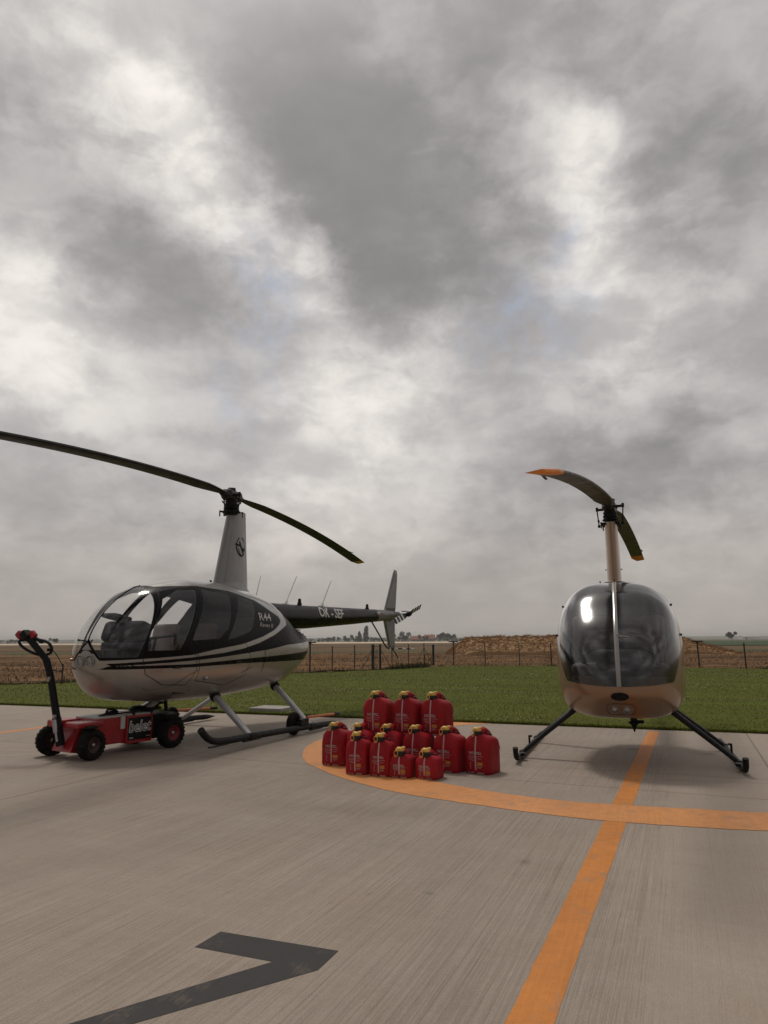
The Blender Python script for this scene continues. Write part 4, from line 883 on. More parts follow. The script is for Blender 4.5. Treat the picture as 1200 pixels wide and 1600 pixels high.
# ---------------------------------------------------------------- the silver and black four-seater
def big_helicopter():
    root = thing('helicopter', 'silver and black helicopter seen from its left front quarter, propped on a red tug', 'helicopter', (-2.142, 9.345, 0), R(245.576))
    B = Body(2.349, -1.909, 1.032, 1.25,
             [(2.25, 1.353), (2.05, 1.584), (1.75, 1.779), (1.4, 1.873), (1.0, 1.938), (.5, 1.943), (0, 1.893), (-.4, 1.828), (-.8, 1.645), (-1.2, 1.44)],
             [(2.25, .803), (2.05, .585), (1.7, .533), (1.2, .493), (.6, .484), (0, .501), (-.4, .522), (-.8, .563), (-1.2, .731)],
             [(2.3, .244), (2.0, .462), (1.6, .594), (1.1, .646), (.6, .665), (0, .659), (-.5, .636), (-1.0, .548), (-1.5, .376)],
             [(2.0, .98), (1.5, 1.03), (.8, 1.05), (0, 1.08), (-.8, 1.06), (-1.2, 1.03)], 2.3, 2.6)
    DARK = [(2.40, .985), (1.986, 1.001), (1.424, 1.03), (1.073, 1.082), (.533, 1.145), (.1, 1.235), (-.2, 1.325), (-.36, 1.40), (-.43, 1.46), (-.40, 1.51), (-.226, 1.583), (.039, 1.715), (.52, 1.81), (1.073, 1.838), (1.45, 1.815), (1.62, 1.80), (1.75, 1.9), (2.4, 1.9)]
    SW2 = [(2.30, .957), (1.424, 1.003), (.9, 1.045), (.533, 1.089), (.186, 1.156), (-.2, 1.263), (-.42, 1.345), (-.58, 1.40), (-.62, 1.45), (-.60, 1.51), (-.8, 1.72), (-1.2, 1.9), (-2.2, 1.9), (-2.2, 1.19), (-1.612, 1.171), (-.547, 1.128), (-.041, 1.069), (.533, 1.025), (1.0, .99), (1.424, .967), (2.27, .932)]
    STR = [(2.285, .93), (1.413, .93), (.52, .964), (-.041, .981), (-1.436, 1.031), (-2.2, 1.05), (-2.2, .91), (-1.339, .909), (-.226, .908), (.507, .912), (1.413, .895), (2.31, .897)]
    W1 = [(1.68, 1.655), (1.94, 1.25), (1.965, 1.085), (1.60, 1.085), (1.56, 1.14), (1.16, 1.785), (1.42, 1.765)]
    W2 = [(1.05, 1.795), (.60, 1.752), (.70, 1.54), (.80, 1.34), (.97, 1.21), (1.42, 1.19), (1.38, 1.27)]
    W3 = [(.44, 1.735), (.13, 1.69), (.2, 1.52), (.345, 1.31), (.62, 1.235), (.84, 1.19), (.60, 1.50)]
    D1 = [(1.66, 1.745), (1.95, 1.27), (2.02, 1.05), (1.97, .84), (1.75, .72), (1.42, .70), (1.33, .86), (1.36, 1.02), (1.50, 1.17), (1.10, 1.825), (1.4, 1.80)]
    D2 = [(1.06, 1.825), (1.455, 1.17), (1.32, 1.02), (1.29, .86), (1.30, .74), (.75, .66), (.42, .76), (.36, .98), (.52, 1.22), (.62, 1.5), (.52, 1.80)]
    V, T = B.grid()
    xz = lambda: (V[:, 0], V[:, 2])
    def lamp_holes(z0, y0, r, xmin):
        x, y, z = V[:, 0], np.abs(V[:, 1]), V[:, 2]; return np.where(x > xmin, r-np.hypot(y-y0, z-z0), -1.)
    def ws():
        x, y, z = V[:, 0], np.abs(V[:, 1]), V[:, 2]; return np.minimum((x-(2.05-.4545*(z-1.01)))*.91, (z-np.maximum(1.0, 1.19-1.05*y))*.8)
    def part(T_, fn): 
        nonlocal V
        s = fn(); used = np.unique(T_); V2, a, b = cut(V, T_, s); V = V2; return a, b
    wind, T = part(T, lambda: ws()-.013); 
    wins = []
    for W in (W1, W2, W3): a, T = part(T, lambda: sdf(W)(*xz())-.0); wins.append(a)
    doors = []
    for D in (D1, D2):
        f = sdf(D); a, T = part(T, lambda: f(*xz())+.004); band_in, band = part(a, lambda: f(*xz())-.004); doors.append(band_in); T = (T, band) if not isinstance(T, tuple) else T
        gap = T[1]; T = T[0]; doors.append(gap)
    d1, g1, d2, g2 = doors
    def black():
        x, z = xz(); y = np.abs(V[:, 1]); v = np.minimum(sdf(DARK)(x, z), (z-np.maximum(.98, 1.17-1.05*y))*.8); return np.maximum(np.maximum(v, sdf(SW2)(x, z)), sdf(STR)(x, z))
    _, T = part(T, lambda: lamp_holes(.985, .066, .052, 2.0))
    bb, bs = part(T, black)
    MS = [M['silver'], M['black_paint'], M['black_metal']]
    fus = piece('fuselage', V, [(bs, 0), (bb, 1), (g1, 2), (g2, 2)], MS, root, .014, M['lining'])
    for d in (d1, d2):
        k, s_ = part(d, black)
        for sd in (0, 1): piece('door', V, [(by_side(V, s_)[sd], 0), (by_side(V, k)[sd], 1)], MS[:2], root, .014, M['lining'])
    drs = [o for o in root.children if o.name.startswith('door')]
    for a, own, gm in zip(wins, (drs[:2], drs[2:], (fus, fus)), ('tinted', 'tinted_shaded', 'tinted_shaded')):
        for sd in (0, 1): piece('window', V, [(by_side(V, a)[sd], 0)], [M[gm if sd == 0 else 'tinted']], own[sd])  # port rear panes darker: the dim cabin behind is painted into their tint
    piece('windshield', V, [(wind, 0)], [M['clear']], root)
    # centre bow of the windshield
    tl = [t for t in np.linspace(0, .45, 70) if 1.17 < float(B.top(t)) and B.pt(t, np.pi/2)[0] > 1.62]; q = [B.pt(t, np.pi/2) for t in tl]
    mb = MB(); mb.tube([tuple(p+np.array((.003, 0, .002))) for p in q], .009, 8, flat=.6); mb.build('windshield_bow', M['black_metal'], root)
    # door handles, hinges, fuel drain
    for sg in (1, -1):
        for x, z in ((1.62, .90), (.62, .93)):
            y = sg*float(B.side(x, z)); mb = MB(); mb.box((x, y+sg*.008, z), (.11, .022, .022), .008); mb.build('door_handle', M['black_metal'], root)
        x, z = 1.158, .763; y = sg*float(B.side(x, z)); mb = MB(); mb.lathe([(0, .035), (.02, .03), (.022, -.01)], 12, X=Matrix.Translation((x, y, z)) @ Matrix.Rotation(-sg*R(90), 4, 'X')); mb.build('fuel_drain', M['steel'], root)
        # inspection panel line on the belly side
        P = [(1.95, .70), (1.85, .67), (1.6, .71), (1.45, .80), (1.3, .86)]; mb = MB(); mb.tube(catmull([(x, sg*(float(B.side(x, z))+.0005), z) for x, z in P], 5), .0032, 5); mb.build('panel_seam', M['dark_grey_paint'], root)
        P = [(.10, .56), (.06, .8), (.04, 1.0), (.05, 1.06)]; mb = MB(); mb.tube(catmull([(x, sg*(float(B.side(x, z))+.0005), z) for x, z in P], 5), .0028, 5); mb.build('panel_seam', M['dark_grey_paint'], root)
        P = [(.9, .62), (.5, .80), (.3, .86)]; mb = MB(); mb.tube(catmull([(x, sg*(float(B.side(x, z))+.0005), z) for x, z in P], 5), .0024, 5); mb.build('panel_seam', M['dark_grey_paint'], root)
    lamp_pair(root, B, (-.066, .066), .985, .056, -.05)
    mb = MB(); pts = [(-.105, 1.060), (.105, 1.060), (.075, 1.098), (-.075, 1.098)]; mb.add([(B.front(y, z)+.004, y, z) for y, z in pts]+[(B.front(y, z)-.03, y, z) for y, z in pts], [(0, 1, 2, 3), (4, 5, 1, 0), (5, 6, 2, 1), (6, 7, 3, 2), (7, 4, 0, 3)], 0, False); mb.build('nose_vent', M['black_metal'], root)
    mb = MB(); x = B.front(0, 1.19); mb.tube([(x-.02, 0, 1.18), (x+.10, 0, 1.20), (x+.13, 0, 1.2)], [.008, .006, .012], 8); mb.tube([(x-.02, .02, 1.18), (x+.02, .08, 1.20)], .006, 6); mb.build('temperature_probe', M['black_metal'], root)
    for z, y in ((1.0, -.20),):
        mb = MB(); x = B.front(y, z); mb.tube([(x-.02, y, z), (x+.03, y-.02, z-.004)], [.02, .014], 10); mb.build('pitot_tube', M['tan_paint'] if z > .9 else M['black_metal'], root)
    # cooling grille at the upper back
    mb = MB()
    for k in range(6):
        z = 1.215+.034*k; xs = []
        for y in np.linspace(-.26, .26, 9):
            x = B.xr+.02
            while float(B.side(x, z)) < abs(y) and x < -.9: x += .01
            xs.append((x-.012, y, z))
        mb.tube(xs, .008, 6)
    mb.build('cooling_grille', M['black_metal'], root)
    # fairing, rotor
    fb = ((.316, -.414), (.05, -.309), .30, .20, 1.87, 2.97)
    fz = fairing(root, 1.85, 2.97, fb[0], fb[1], fb[2], fb[3], M['fairing_grey'])
    em = MB()                                                     # round emblem with a climbing figure
    cx, cz = -.09, 2.475
    def on(x, z, off=.003): return (x, fair_y(fb[0], fb[1], fb[2], fb[3], 1.85, 2.97, x, z)+off, z)
    def patch(poly, off=.003): em.add([on(cx+a, cz+b, off) for a, b in poly], [tuple(range(len(poly)))], 0, False)
    for a0 in range(0, 360, 10):
        if 65 < a0 < 95 or 200 < a0 < 215: continue
        a, b = R(a0), R(a0+10); r1, r2 = .088, (.099 if a0 < 180 else .106); patch([(r1*math.cos(a), 1.35*r1*math.sin(a)), (r2*math.cos(a), 1.35*r2*math.sin(a)), (r2*math.cos(b), 1.35*r2*math.sin(b)), (r1*math.cos(b), 1.35*r1*math.sin(b))])
    patch([(.02, .06), (.045, .075), (.03, .02), (.0, -.03), (-.03, -.10), (-.045, -.09), (-.02, -.02)], .004); patch([(.115, .035), (.115, .012), (.06, .004), (.02, -.005), (.02, .02), (.07, .03)], .005); patch([(.01, .01), (-.06, -.03), (-.10, -.07), (-.085, -.075), (-.03, -.045), (.01, -.02)], .0055)
    patch([(.06, -.03), (.07, -.035), (.03, -.11), (.0, -.15), (-.01, -.14), (.03, -.09)], .0045)
    em.build('emblem', M['black_metal'], fz)
    mb = MB(); mb.tube([(.36, .0, 1.93), (.42, .03, 1.96), (.46, .05, 1.965)], [.016, .014, .006], 8); mb.build('roof_vane', M['black_metal'], root)
    rotor(root, 3.19, 5.03, .25, R(5.7), (.40, .42), .78, M['blade_dark'], M['blade_yellow'], .965, 2.95)
    # tail
    tb = boom(root, [(-.75, 1.545, .20), (-2.0, 1.56, .187), (-3.8, 1.627, .146), (-5.3, 1.69, .107), (-5.55, 1.695, .095)], [M['dark_grey_paint'], M['black_paint'], M['grey_fin']], -5., -4.58)
    def on_boom(x, z, off=.003):
        zc = np.interp(-x, [.75, 2, 3.8, 5.3], [1.545, 1.56, 1.627, 1.69]); r = np.interp(-x, [.75, 2, 3.8, 5.3], [.2, .187, .146, .107]); return (x, .86*math.sqrt(max(1e-6, r*r-(z-zc)**2))+off, z)
    v, f = text_geo('OK - SEF', .27, .20, .006); mb = MB(); mb.add([on_boom(-2.68-x*.86, 1.640+y*.82-x*.012) for x, y, _ in v], f, 0, False); mb.build('registration', M['white_paint'], tb)
    mb = MB(); mb.add([on_boom(-4.68-.30*a, 1.69+.05*b) for a, b in ((0, .5), (.2, .6), (.9, .15), (1, -.2), (.9, -.25), (.3, -.1), (0, -.6))], [tuple(range(7))], 0, False); mb.build('tail_marking', M['red_dark'], tb)
    mb = MB(); mb.box((-4.62, .12, 1.70), (.05, .07, .05), .012); mb.build('position_light', M['white_paint'], tb)
    plate([(-5.154, 1.76), (-5.695, 2.671), (-5.833, 2.655), (-5.70, 1.76)], .06, M['grey_fin'], 'tail_fin', root); plate([(-5.119, 1.62), (-5.673, 1.62), (-5.661, 1.002), (-5.398, 1.005)], .06, M['grey_fin'], 'tail_fin', root)
    mb = MB(); mb.tube([(-5.45, 0, 1.69), (-5.60, .06, 1.70), (-5.66, .12, 1.71)], [.085, .075, .06], 14); mb.cyl((-5.672, .10, 1.712), (-5.677, .34, 1.726), .026, 12); g = mb.build('tail_gearbox', M['grey_fin'], root)
    d = Vector((-.97, 0, .243)).normalized(); up = Vector((.243, 0, .97)); Xr = Matrix.Translation((-5.677, .32, 1.726))
    mb = MB(); mb.box((0, 0, 0), (.20, .06, .07), .015, 0, Matrix.Rotation(.245, 3, 'Y')); mb.lathe([(.05, -.02), (.05, .05), (.02, .08), (0, .08)], 12, X=Matrix.Rotation(-R(90), 4, 'X')); mb.cyl((.07, .0, .05), (.07, -.12, .05), .01, 8); mb.cyl((-.07, .0, -.05), (-.07, -.12, -.05), .01, 8)
    hb = mb.build('tail_rotor_hub', M['black_metal'], root, (-5.677, .32, 1.726))
    for sg in (1, -1):
        mb = MB(); n = 9; cuts_ = np.linspace(.12, .735, n)
        tl_ = .42*sg
        for i in range(n-1):
            P = []
            for r in (cuts_[i], cuts_[i+1]):
                c = .115*min(1, .45+.55*(r-.12)/.1); e = Vector((up.x*math.cos(tl_), math.sin(tl_), up.z*math.cos(tl_))); b_ = d*(r*sg); P += [b_-e*c*.5+Vector((0, .006, 0)), b_+e*c*.5+Vector((0, .006, 0)), b_+e*c*.5-Vector((0, .006, 0)), b_-e*c*.5-Vector((0, .006, 0))]
            mb.add(P, [(0, 1, 5, 4), (1, 2, 6, 5), (2, 3, 7, 6), (3, 0, 4, 7), (0, 3, 2, 1), (4, 5, 6, 7)], (0, 0, 1, 0, 1, 0, 1, 0)[i], False)
        mb.build('tail_rotor_blade', [M['black_metal'], M['white_paint']], root, (-5.677, .32, 1.726))
    gp = catmull([(-4.54, 0, 1.56), (-4.8, .06, 1.28), (-5.02, .10, 1.06), (-5.16, .14, 1.02), (-5.6, .2, 1.01), (-6.12, .26, 1.0)], 6); mb = MB()
    for i in range(len(gp)-1): mb.tube([gp[i], gp[i+1]], .014, 8, 1 if (i > 16 and i % 4 < 2) else 0, cap=False)
    mb.build('tail_rotor_guard', [M['black_metal'], M['white_paint']], root)
    mb = MB(); mb.tube([(-5.52, 0, 1.02), (-5.7, 0, .93), (-5.88, 0, .80)], .012, 8); mb.lathe([(0, -.02), (.02, -.015), (.02, .015), (0, .02)], 10, 1, X=Matrix.Translation((-5.89, 0, .795))); mb.build('tail_skid', [M['black_metal'], M['white_paint']], root)
    for b, t_, r in (((-.62, 0, 1.72), (-.76, 0, 2.13), .004), ((-1.43, 0, 1.74), (-1.76, 0, 2.2), .010), ((-2.57, 0, 1.755), (-2.90, 0, 2.21), .010)):
        mb = MB(); b, t_ = Vector(b), Vector(t_); mb.tube([b, b+(t_-b)*.12, b+(t_-b)*.16, t_], [r*3, r*2.4, r*1.1, r*.6], 8); mb.box(tuple(b), (.16, .05, .03), .01); mb.build('whip_antenna', M['white_paint'] if r > .005 else M['black_metal'], root)
    for x, z in ((-1.86, 1.752), (-4.36, 1.775)): mb = MB(); mb.lathe([(.035, z-.03), (.038, z+.03), (.028, z+.034), (.026, z+.085), (.016, z+.1), (0, z+.1)], 14, X=Matrix.Translation((x, 0, 0))); mb.build('beacon', M['black_metal'], root)
    mb = MB(); mb.box((-.98, .155, 1.60), (.05, .03, .14), .01); mb.build('boom_vent', M['black_metal'], root)
    # lettering on the rear side
    def on_side(x, z, off=.003): return (x, float(B.side(x, z))+off, z)
    v, f = text_geo('R44', .17, .05, .002); mb = MB(); mb.add([on_side(-.02-x*1.12, 1.49+y*.85) for x, y, _ in v], f, 0, False); mb.build('lettering', M['pvc_grey'], root)
    v, f = text_geo('Raven II', .085, .35, .0); mb = MB(); mb.add([on_side(-.01-x*1.15, 1.385+y*.95-x*.05) for x, y, _ in v], f, 0, False); mb.build('lettering', M['pvc_grey'], root)
    # cabin
    mb = MB(); mb.box((.72, 0, .62), (1.6, .92, .04), .01); mb.build('cabin_floor', M['lining'], root)
    t_ = float(B.t(-.12)); ring = [tuple(B.pt(t_, a)*np.array((1, .965, 1))+np.array((0, 0, -.0 if math.sin(a) < 0 else -.03))) for a in np.linspace(0, 2*np.pi, 48, endpoint=False)]; mb = MB(); mb.add(ring+[(x-.03, y, z) for x, y, z in ring], [tuple(range(48)), tuple(range(48, 96))[::-1]], 0, False); mb.build('bulkhead', M['lining'], root)
    for y in (.29, -.29): seat(root, .93, y, .90, M['seat_leather'], .38, .50); seat(root, .02, y, .95, M['grey_trim'], .46, .55)
    mb = MB(); mb.box((1.86, 0, .87), (.34, .24, .48), .03); mb.box((1.80, 0, 1.13), (.16, .62, .10), .03); mb.box((1.78, -.02, 1.28), (.20, .60, .24), .06, 0, Euler((0, -.35, 0)).to_matrix(), 3, True); mb.box((1.86, -.10, 1.45), (.26, .22, .05), .02, 0, Euler((0, -.18, 0)).to_matrix()); mb.box((1.845, 0, 1.42), (.05, .05, .08), .01); p = mb.build('instrument_panel', M['instrument'], root)
    mb = MB()
    for y, z in ((-.2, 1.32), (-.08, 1.32), (.04, 1.32), (.16, 1.32), (-.14, 1.22), (0, 1.22), (.12, 1.22)): mb.lathe([(.042, 0), (.045, .006), (.04, .006), (.0, .003)], 14, X=Matrix.Translation((1.66+(z-1.22)*.36, y, z)) @ Matrix.Rotation(R(-90), 4, 'Y'))
    mb.build('gauge', M['steel'], p)
    mb = MB(); mb.tube(catmull([(1.35, 0, .66), (1.38, 0, 1.0), (1.34, 0, 1.22)], 4), .018, 8); mb.tube([(1.34, -.30, 1.20), (1.34, .30, 1.25)], .015, 8); mb.tube([(1.34, -.30, 1.20), (1.35, -.30, 1.08)], .022, 8); mb.tube([(1.34, .30, 1.25), (1.35, .30, 1.13)], .022, 8); mb.build('control_stick', M['black_metal'], root)
    mb = MB(); mb.tube([(1.3, -.05, 1.84), (1.24, -.05, 1.70)], .012, 6); mb.box((1.3, -.05, 1.82), (.4, .16, .04), .015); mb.build('overhead_panel', M['lining'], root)
    # landing gear
    for sg in (1, -1):
        tx = 0 if sg > 0 else .10
        mb = MB(); mb.tube(catmull([(1.80-tx*1.5, sg*1.09, .285-tx*.6), (1.70-tx, sg*1.09, .20-tx*.3), (1.58-tx, sg*1.09, .150), (1.35, sg*1.09, .125), (.9, sg*1.09, .115), (-.4, sg*1.09, .078), (-.95, sg*1.09, .055), (-1.2, sg*1.09, .045)], 5), [.037]*31+[.034, .028, .02, .012, .008], 12); sk = mb.build('skid', M['black_metal'], root)
        for x_, z_ in ((.9, .075), (1.5-tx, .092), (-.55, .03)): mb = MB(); mb.box((x_, sg*1.09, z_), (.31, .04, .018), .005); mb.build('wear_shoe', M['hub'], sk)
        for (xt, yt, zt), xf in (((.705, .40, .52), .906), ((-.66, .36, .56), -.43)):
            zf = .115 if xf > 0 else .08; mb = MB(); mb.tube([(xt, sg*yt, zt), (xt+(xf-xt)*.5, sg*(yt+(1.09-yt)*.5), zt+(zf-zt)*.5), (xf, sg*1.075, zf)], [.05, .046, .04], 14, flat=.75); lg = mb.build('landing_leg', M['leg_grey'], root)
            mb = MB(); mb.box((xf, sg*1.09, zf), (.14, .085, .075), .02); mb.lathe([(.062, -.03), (.066, 0), (.06, .03)], 14, X=Matrix.Translation((xt, sg*yt, zt)) @ Vector((xf-xt, sg*(1.09-yt), zf-zt)).to_track_quat('Z', 'Y').to_matrix().to_4x4()); mb.build('leg_clamp', M['black_metal'], lg)
        # ground-handling wheel with its lever
        t_, m_, c_ = wheel_mb(.14, .075, False); X = Matrix.Translation((-.13, sg*1.005, .14)) @ Matrix.Rotation(R(90), 4, 'Z')
        for q_, nm, mt in ((t_, 'ground_wheel', 'rubber'),):
            q_.v = [tuple(X @ Vector(p)) for p in q_.v]; w_ = q_.build(nm, M[mt], root)
        m_.v = [tuple(X @ Vector(p)) for p in m_.v]; m_.build('rim', M['black_metal'], w_); c_.v = [tuple(X @ Vector(p)) for p in c_.v]; c_.build('wheel_cap', M['steel'], w_)
        mb = MB(); mb.box((-.22, sg*1.10, .15), (.20, .05, .09), .015); mb.cyl((-.13, sg*.97, .14), (-.13, sg*1.12, .14), .02, 10); mb.build('wheel_bracket', M['black_metal'], w_)
        mb = MB(); mb.tube([(-.25, sg*1.13, .21), (-.75, sg*1.10, .185), (-1.08, sg*1.08, .17)], .017, 10, 0); mb.tube([(-1.07, sg*1.08, .17), (-1.22, sg*1.07, .165)], .023, 10, 1); mb.build('lift_lever', [M['orange_rod'], M['black_metal']], w_)
    return root
big_helicopter()
# ---------------------------------------------------------------- the bronze two-seater
def small_helicopter():
    root = thing('helicopter', 'small bronze helicopter with a big dark windshield facing the camera on dark skids', 'helicopter', (2.531, 7.470, 0), 4.367)
    B = Body(1.28, -1.0, .711, 1.0,
             [(1.2, 1.07), (1.1, 1.251), (.85, 1.475), (.6, 1.662), (.3, 1.765), (0, 1.765), (-.3, 1.686), (-.6, 1.521), (-.9, 1.2)],
             [(1.2, .62), (1.1, .56), (.8, .441), (.4, .410), (0, .438), (-.4, .498), (-.8, .619)],
             [(1.2, .335), (1.1, .43), (.8, .562), (.5, .605), (.2, .612), (-.2, .59), (-.6, .49), (-.9, .34)],
             [(1.1, .86), (.6, .95), (0, 1.0), (-.8, .98)], 2.95, 3.7)
    V, T = B.grid()
    def part(T_, fn):
        nonlocal V
        V2, a, b = cut(V, T_, fn()); V = V2; return a, b
    xz = lambda: (V[:, 0], V[:, 2])
    def ws():
        x, y, z = V[:, 0], np.abs(V[:, 1]), V[:, 2]; return np.minimum((x-(.30+.72*(1.75-z)/.95))*.8, z-(.752+.16*y**2))
    DW = [(.80, .93), (.56, 1.36), (.33, 1.62), (.0, 1.63), (-.12, 1.45), (-.12, .93)]
    DD = [(.86, .84), (.80, .62), (.55, .52), (.0, .52), (-.18, .7), (-.18, 1.5), (-.02, 1.69), (.30, 1.69)]
    wind, T = part(T, lambda: ws()-.006); edge, T = part(T, lambda: ws()+.004)
    win, T = part(T, lambda: sdf(DW)(*xz()))
    f = sdf(DD); a, T = part(T, lambda: f(*xz())+.003); din, gap = part(a, lambda: f(*xz())-.003)
    _, T = part(T, lambda: np.where(V[:, 0] > .8, .035-np.hypot(np.abs(V[:, 1])-.056, V[:, 2]-.545), -1.))
    fus = piece('fuselage', V, [(T, 0), (gap, 1), (edge, 0)], [M['tan_paint'], M['black_metal']], root, .014, M['lining'])
    for sd in (0, 1):
        d = piece('door', V, [(by_side(V, din)[sd], 0)], [M['tan_paint']], root, .014, M['lining'])
        piece('window', V, [(by_side(V, win)[sd], 0)], [M['clear']], d)
        sg = 1-2*sd; x, z = .1, .75; mb = MB(); y = sg*float(B.side(x, z)); mb.box((x, y+sg*.008, z), (.1, .02, .02), .007); mb.build('door_handle', M['black_metal'], d)
        for x, z in ((.62, 1.22), (.38, 1.52)): mb = MB(); y = sg*float(B.side(x, z)); mb.box((x, y+sg*.006, z), (.05, .018, .022), .006); mb.build('hinge', M['black_metal'], d)
        x, z = .25, .585; y = sg*float(B.side(x, z)); mb = MB(); mb.lathe([(0, .03), (.018, .025), (.02, -.01)], 12, X=Matrix.Translation((x, y, z)) @ Matrix.Rotation(-sg*R(90), 4, 'X')); mb.build('position_light', M['white_paint'], root)
    piece('windshield', V, [(wind, 0)], [M['windscreen']], root)
    tl = [t for t in np.linspace(0, .6, 120) if float(B.top(t)) > .745 and B.pt(t, np.pi/2)[0] > .20]; q = [tuple(B.pt(t, np.pi/2)+np.array((.004, 0, .003))) for t in tl if float(B.top(t)) > .745]
    mb = MB(); mb.tube(q, .021, 8, flat=.35); bow = mb.build('windshield_bow', M['silver'], root)
    mb = MB()
    for p in q[::3]: mb.lathe([(0, .009), (.005, .007), (.006, 0)], 6, X=Matrix.Translation(p))
    mb.build('rivet_row', M['hub'], bow)
    i = min(range(len(q)), key=lambda k: abs(q[k][2]-1.22)); mb = MB(); mb.tube([(q[i][0]+.012, 0, q[i][2]+.01), (q[i][0]+.02, .05, q[i][2]-.005), (q[i][0], .11, q[i][2]-.012)], .003, 5); mb.tube([(q[i][0]+.012, 0, q[i][2]+.01), (q[i][0]+.018, .05, q[i][2]-.025), (q[i][0]-.01, .085, q[i][2]-.03)], .0025, 5); mb.build('yaw_string', M['label_white'], bow)
    lamp_pair(root, B, (-.056, .056), .545, .038, -.42)
    mb = MB(); n = 24
    P = [(B.front(.072*math.cos(a), .672+.033*math.sin(a))+.010, .072*math.cos(a), .672+.033*math.sin(a)) for a in np.linspace(0, 2*np.pi, n, endpoint=False)]; mb.add(P, [tuple(range(n))], 0, False); mb.tube(P+[P[0]], .005, 6); mb.build('nose_vent', M['black_metal'], root)
    # lamp housing seam
    P = [(B.front(y, z)+.001, y, z) for y, z in catmull([(-.125, .545), (-.105, .595), (0, .602), (.105, .595), (.125, .545), (.105, .495), (0, .488), (-.105, .495), (-.125, .545)], 4)]; mb = MB(); mb.tube(P, .003, 5); mb.build('lamp_frame', M['hub'], root)
    mb = MB(); mb.cyl((.55, .10, .43), (.55, .10, .37), .032, 12); mb.lathe([(.05, .385), (.055, .37), (.03, .355), (.018, .33), (.006, .29), (0, .285)], 12, X=Matrix.Translation((.55, .10, 0))); mb.box((.55, .16, .385), (.05, .07, .03), .01); mb.build('belly_antenna', M['black_metal'], root)
    fairing(root, 1.73, 2.45, (.24, -.22), (.13, -.16), .15, .138, M['tan_paint'])
    mb = MB()
    for sg in (-1, 1): mb.lathe([(0, .012), (.008, .01), (.009, 0)], 8, X=Matrix.Translation((.03, sg*.078, 1.93)) @ Matrix.Rotation(-sg*R(90), 4, 'X'))
    mb.lathe([(0, .012), (.009, .01), (.01, 0)], 8, X=Matrix.Translation((.22, 0, 1.80)) @ Matrix.Rotation(R(90), 4, 'Y')); mb.build('fairing_screw', M['hub'], root)
    mb = MB(); mb.lathe([(.13, 1.735), (.135, 1.775), (.10, 1.79)], 20, X=Matrix.Translation((.06, 0, 0)) @ Matrix.Diagonal((1.4, 1, 1, 1)))
    for sg in (-1, 1): mb.box((.30, sg*.15, 1.752), (.03, .07, .014), .004); 
    mb.build('mast_collar', M['grey_trim'], root)
    for y in (-.155,): mb = MB(); mb.tube([(-.05, y, 1.75), (-.05, y, 1.80)], .004, 6); mb.lathe([(0, -.01), (.012, 0), (0, .01)], 8, X=Matrix.Translation((-.05, y, 1.805))); mb.build('roof_vane', M['black_metal'], root)
    rotor(root, 2.635, 3.83, .185, R(-4.7), (.46, .20), .64, M['blade_brown'], M['blade_orange'], .915, 2.45)
    # tail, mostly hidden behind the cabin
    tb = boom(root, [(-.7, 1.28, .17), (-2.0, 1.33, .13), (-4.15, 1.42, .075)], [M['tan_paint'], M['tan_paint']])
    plate([(-3.95, 1.44), (-4.42, 2.02), (-4.60, 2.02), (-4.30, 1.40)], .04, M['tan_paint'], 'tail_fin', root, -.05); plate([(-3.95, 1.42), (-4.30, 1.42), (-4.42, .85), (-4.25, .85)], .04, M['tan_paint'], 'tail_fin', root, -.05)
    mb = MB(); mb.cyl((-4.25, 0, 1.42), (-4.25, .24, 1.42), .03, 10); mb.box((-4.25, .22, 1.42), (.14, .06, .06), .015); h = mb.build('tail_rotor_hub', M['black_metal'], root)
    for sg in (1, -1): mb = MB(); mb.box((-4.25+sg*.06, .24, 1.42+sg*.30), (.10, .014, .46), .005, 0, Euler((0, sg*0+.2, 0)).to_matrix()); mb.build('tail_rotor_blade', M['white_paint'], root)
    # cabin
    mb = MB(); mb.box((.30, 0, .535), (.95, .80, .03), .01); mb.build('cabin_floor', M['lining'], root)
    t_ = float(B.t(-.22)); ring = [tuple(B.pt(t_, a)*np.array((1, .965, 1))+np.array((0, 0, -.03 if math.sin(a) > 0 else .02))) for a in np.linspace(0, 2*np.pi, 48, endpoint=False)]; mb = MB(); mb.add(ring+[(x-.03, y, z) for x, y, z in ring], [tuple(range(48)), tuple(range(48, 96))[::-1]], 0, False); mb.build('bulkhead', M['lining'], root)
    for y in (.26, -.26):
        seat(root, .08, y, .87, M['seat_dark'], .42, .56, -.15); mb = MB(); mb.box((.46, y, .69), (.10, .38, .22), .02); mb.build('seat_box', M['seat_box'], root)
    mb = MB(); mb.box((.86, 0, .70), (.20, .20, .40), .03); mb.box((.80, 0, .98), (.14, .42, .20), .05, 0, Euler((0, -.3, 0)).to_matrix(), 3, True); p = mb.build('instrument_panel', M['instrument'], root)
    mb = MB()
    for y, z in ((-.13, 1.0), (0, 1.0), (.13, 1.0), (-.07, .92), (.07, .92)): mb.lathe([(.04, 0), (.043, .005), (.038, .005), (0, .003)], 14, X=Matrix.Translation((.72, y, z)) @ Matrix.Rotation(R(-90), 4, 'Y'))
    mb.build('gauge', M['steel'], p)
    mb = MB(); mb.tube(catmull([(.50, 0, .52), (.54, 0, .85), (.50, 0, 1.06)], 4), .016, 8); mb.tube(catmull([(.50, -.34, 1.02), (.5, -.2, 1.09), (.50, 0, 1.07), (.5, .2, 1.09), (.50, .34, 1.02)], 4), .013, 8)
    for y in (-.34, .34): mb.tube([(.50, y, 1.03), (.52, y, .90)], .02, 8)
    mb.build('control_stick', M['black_metal'], root)
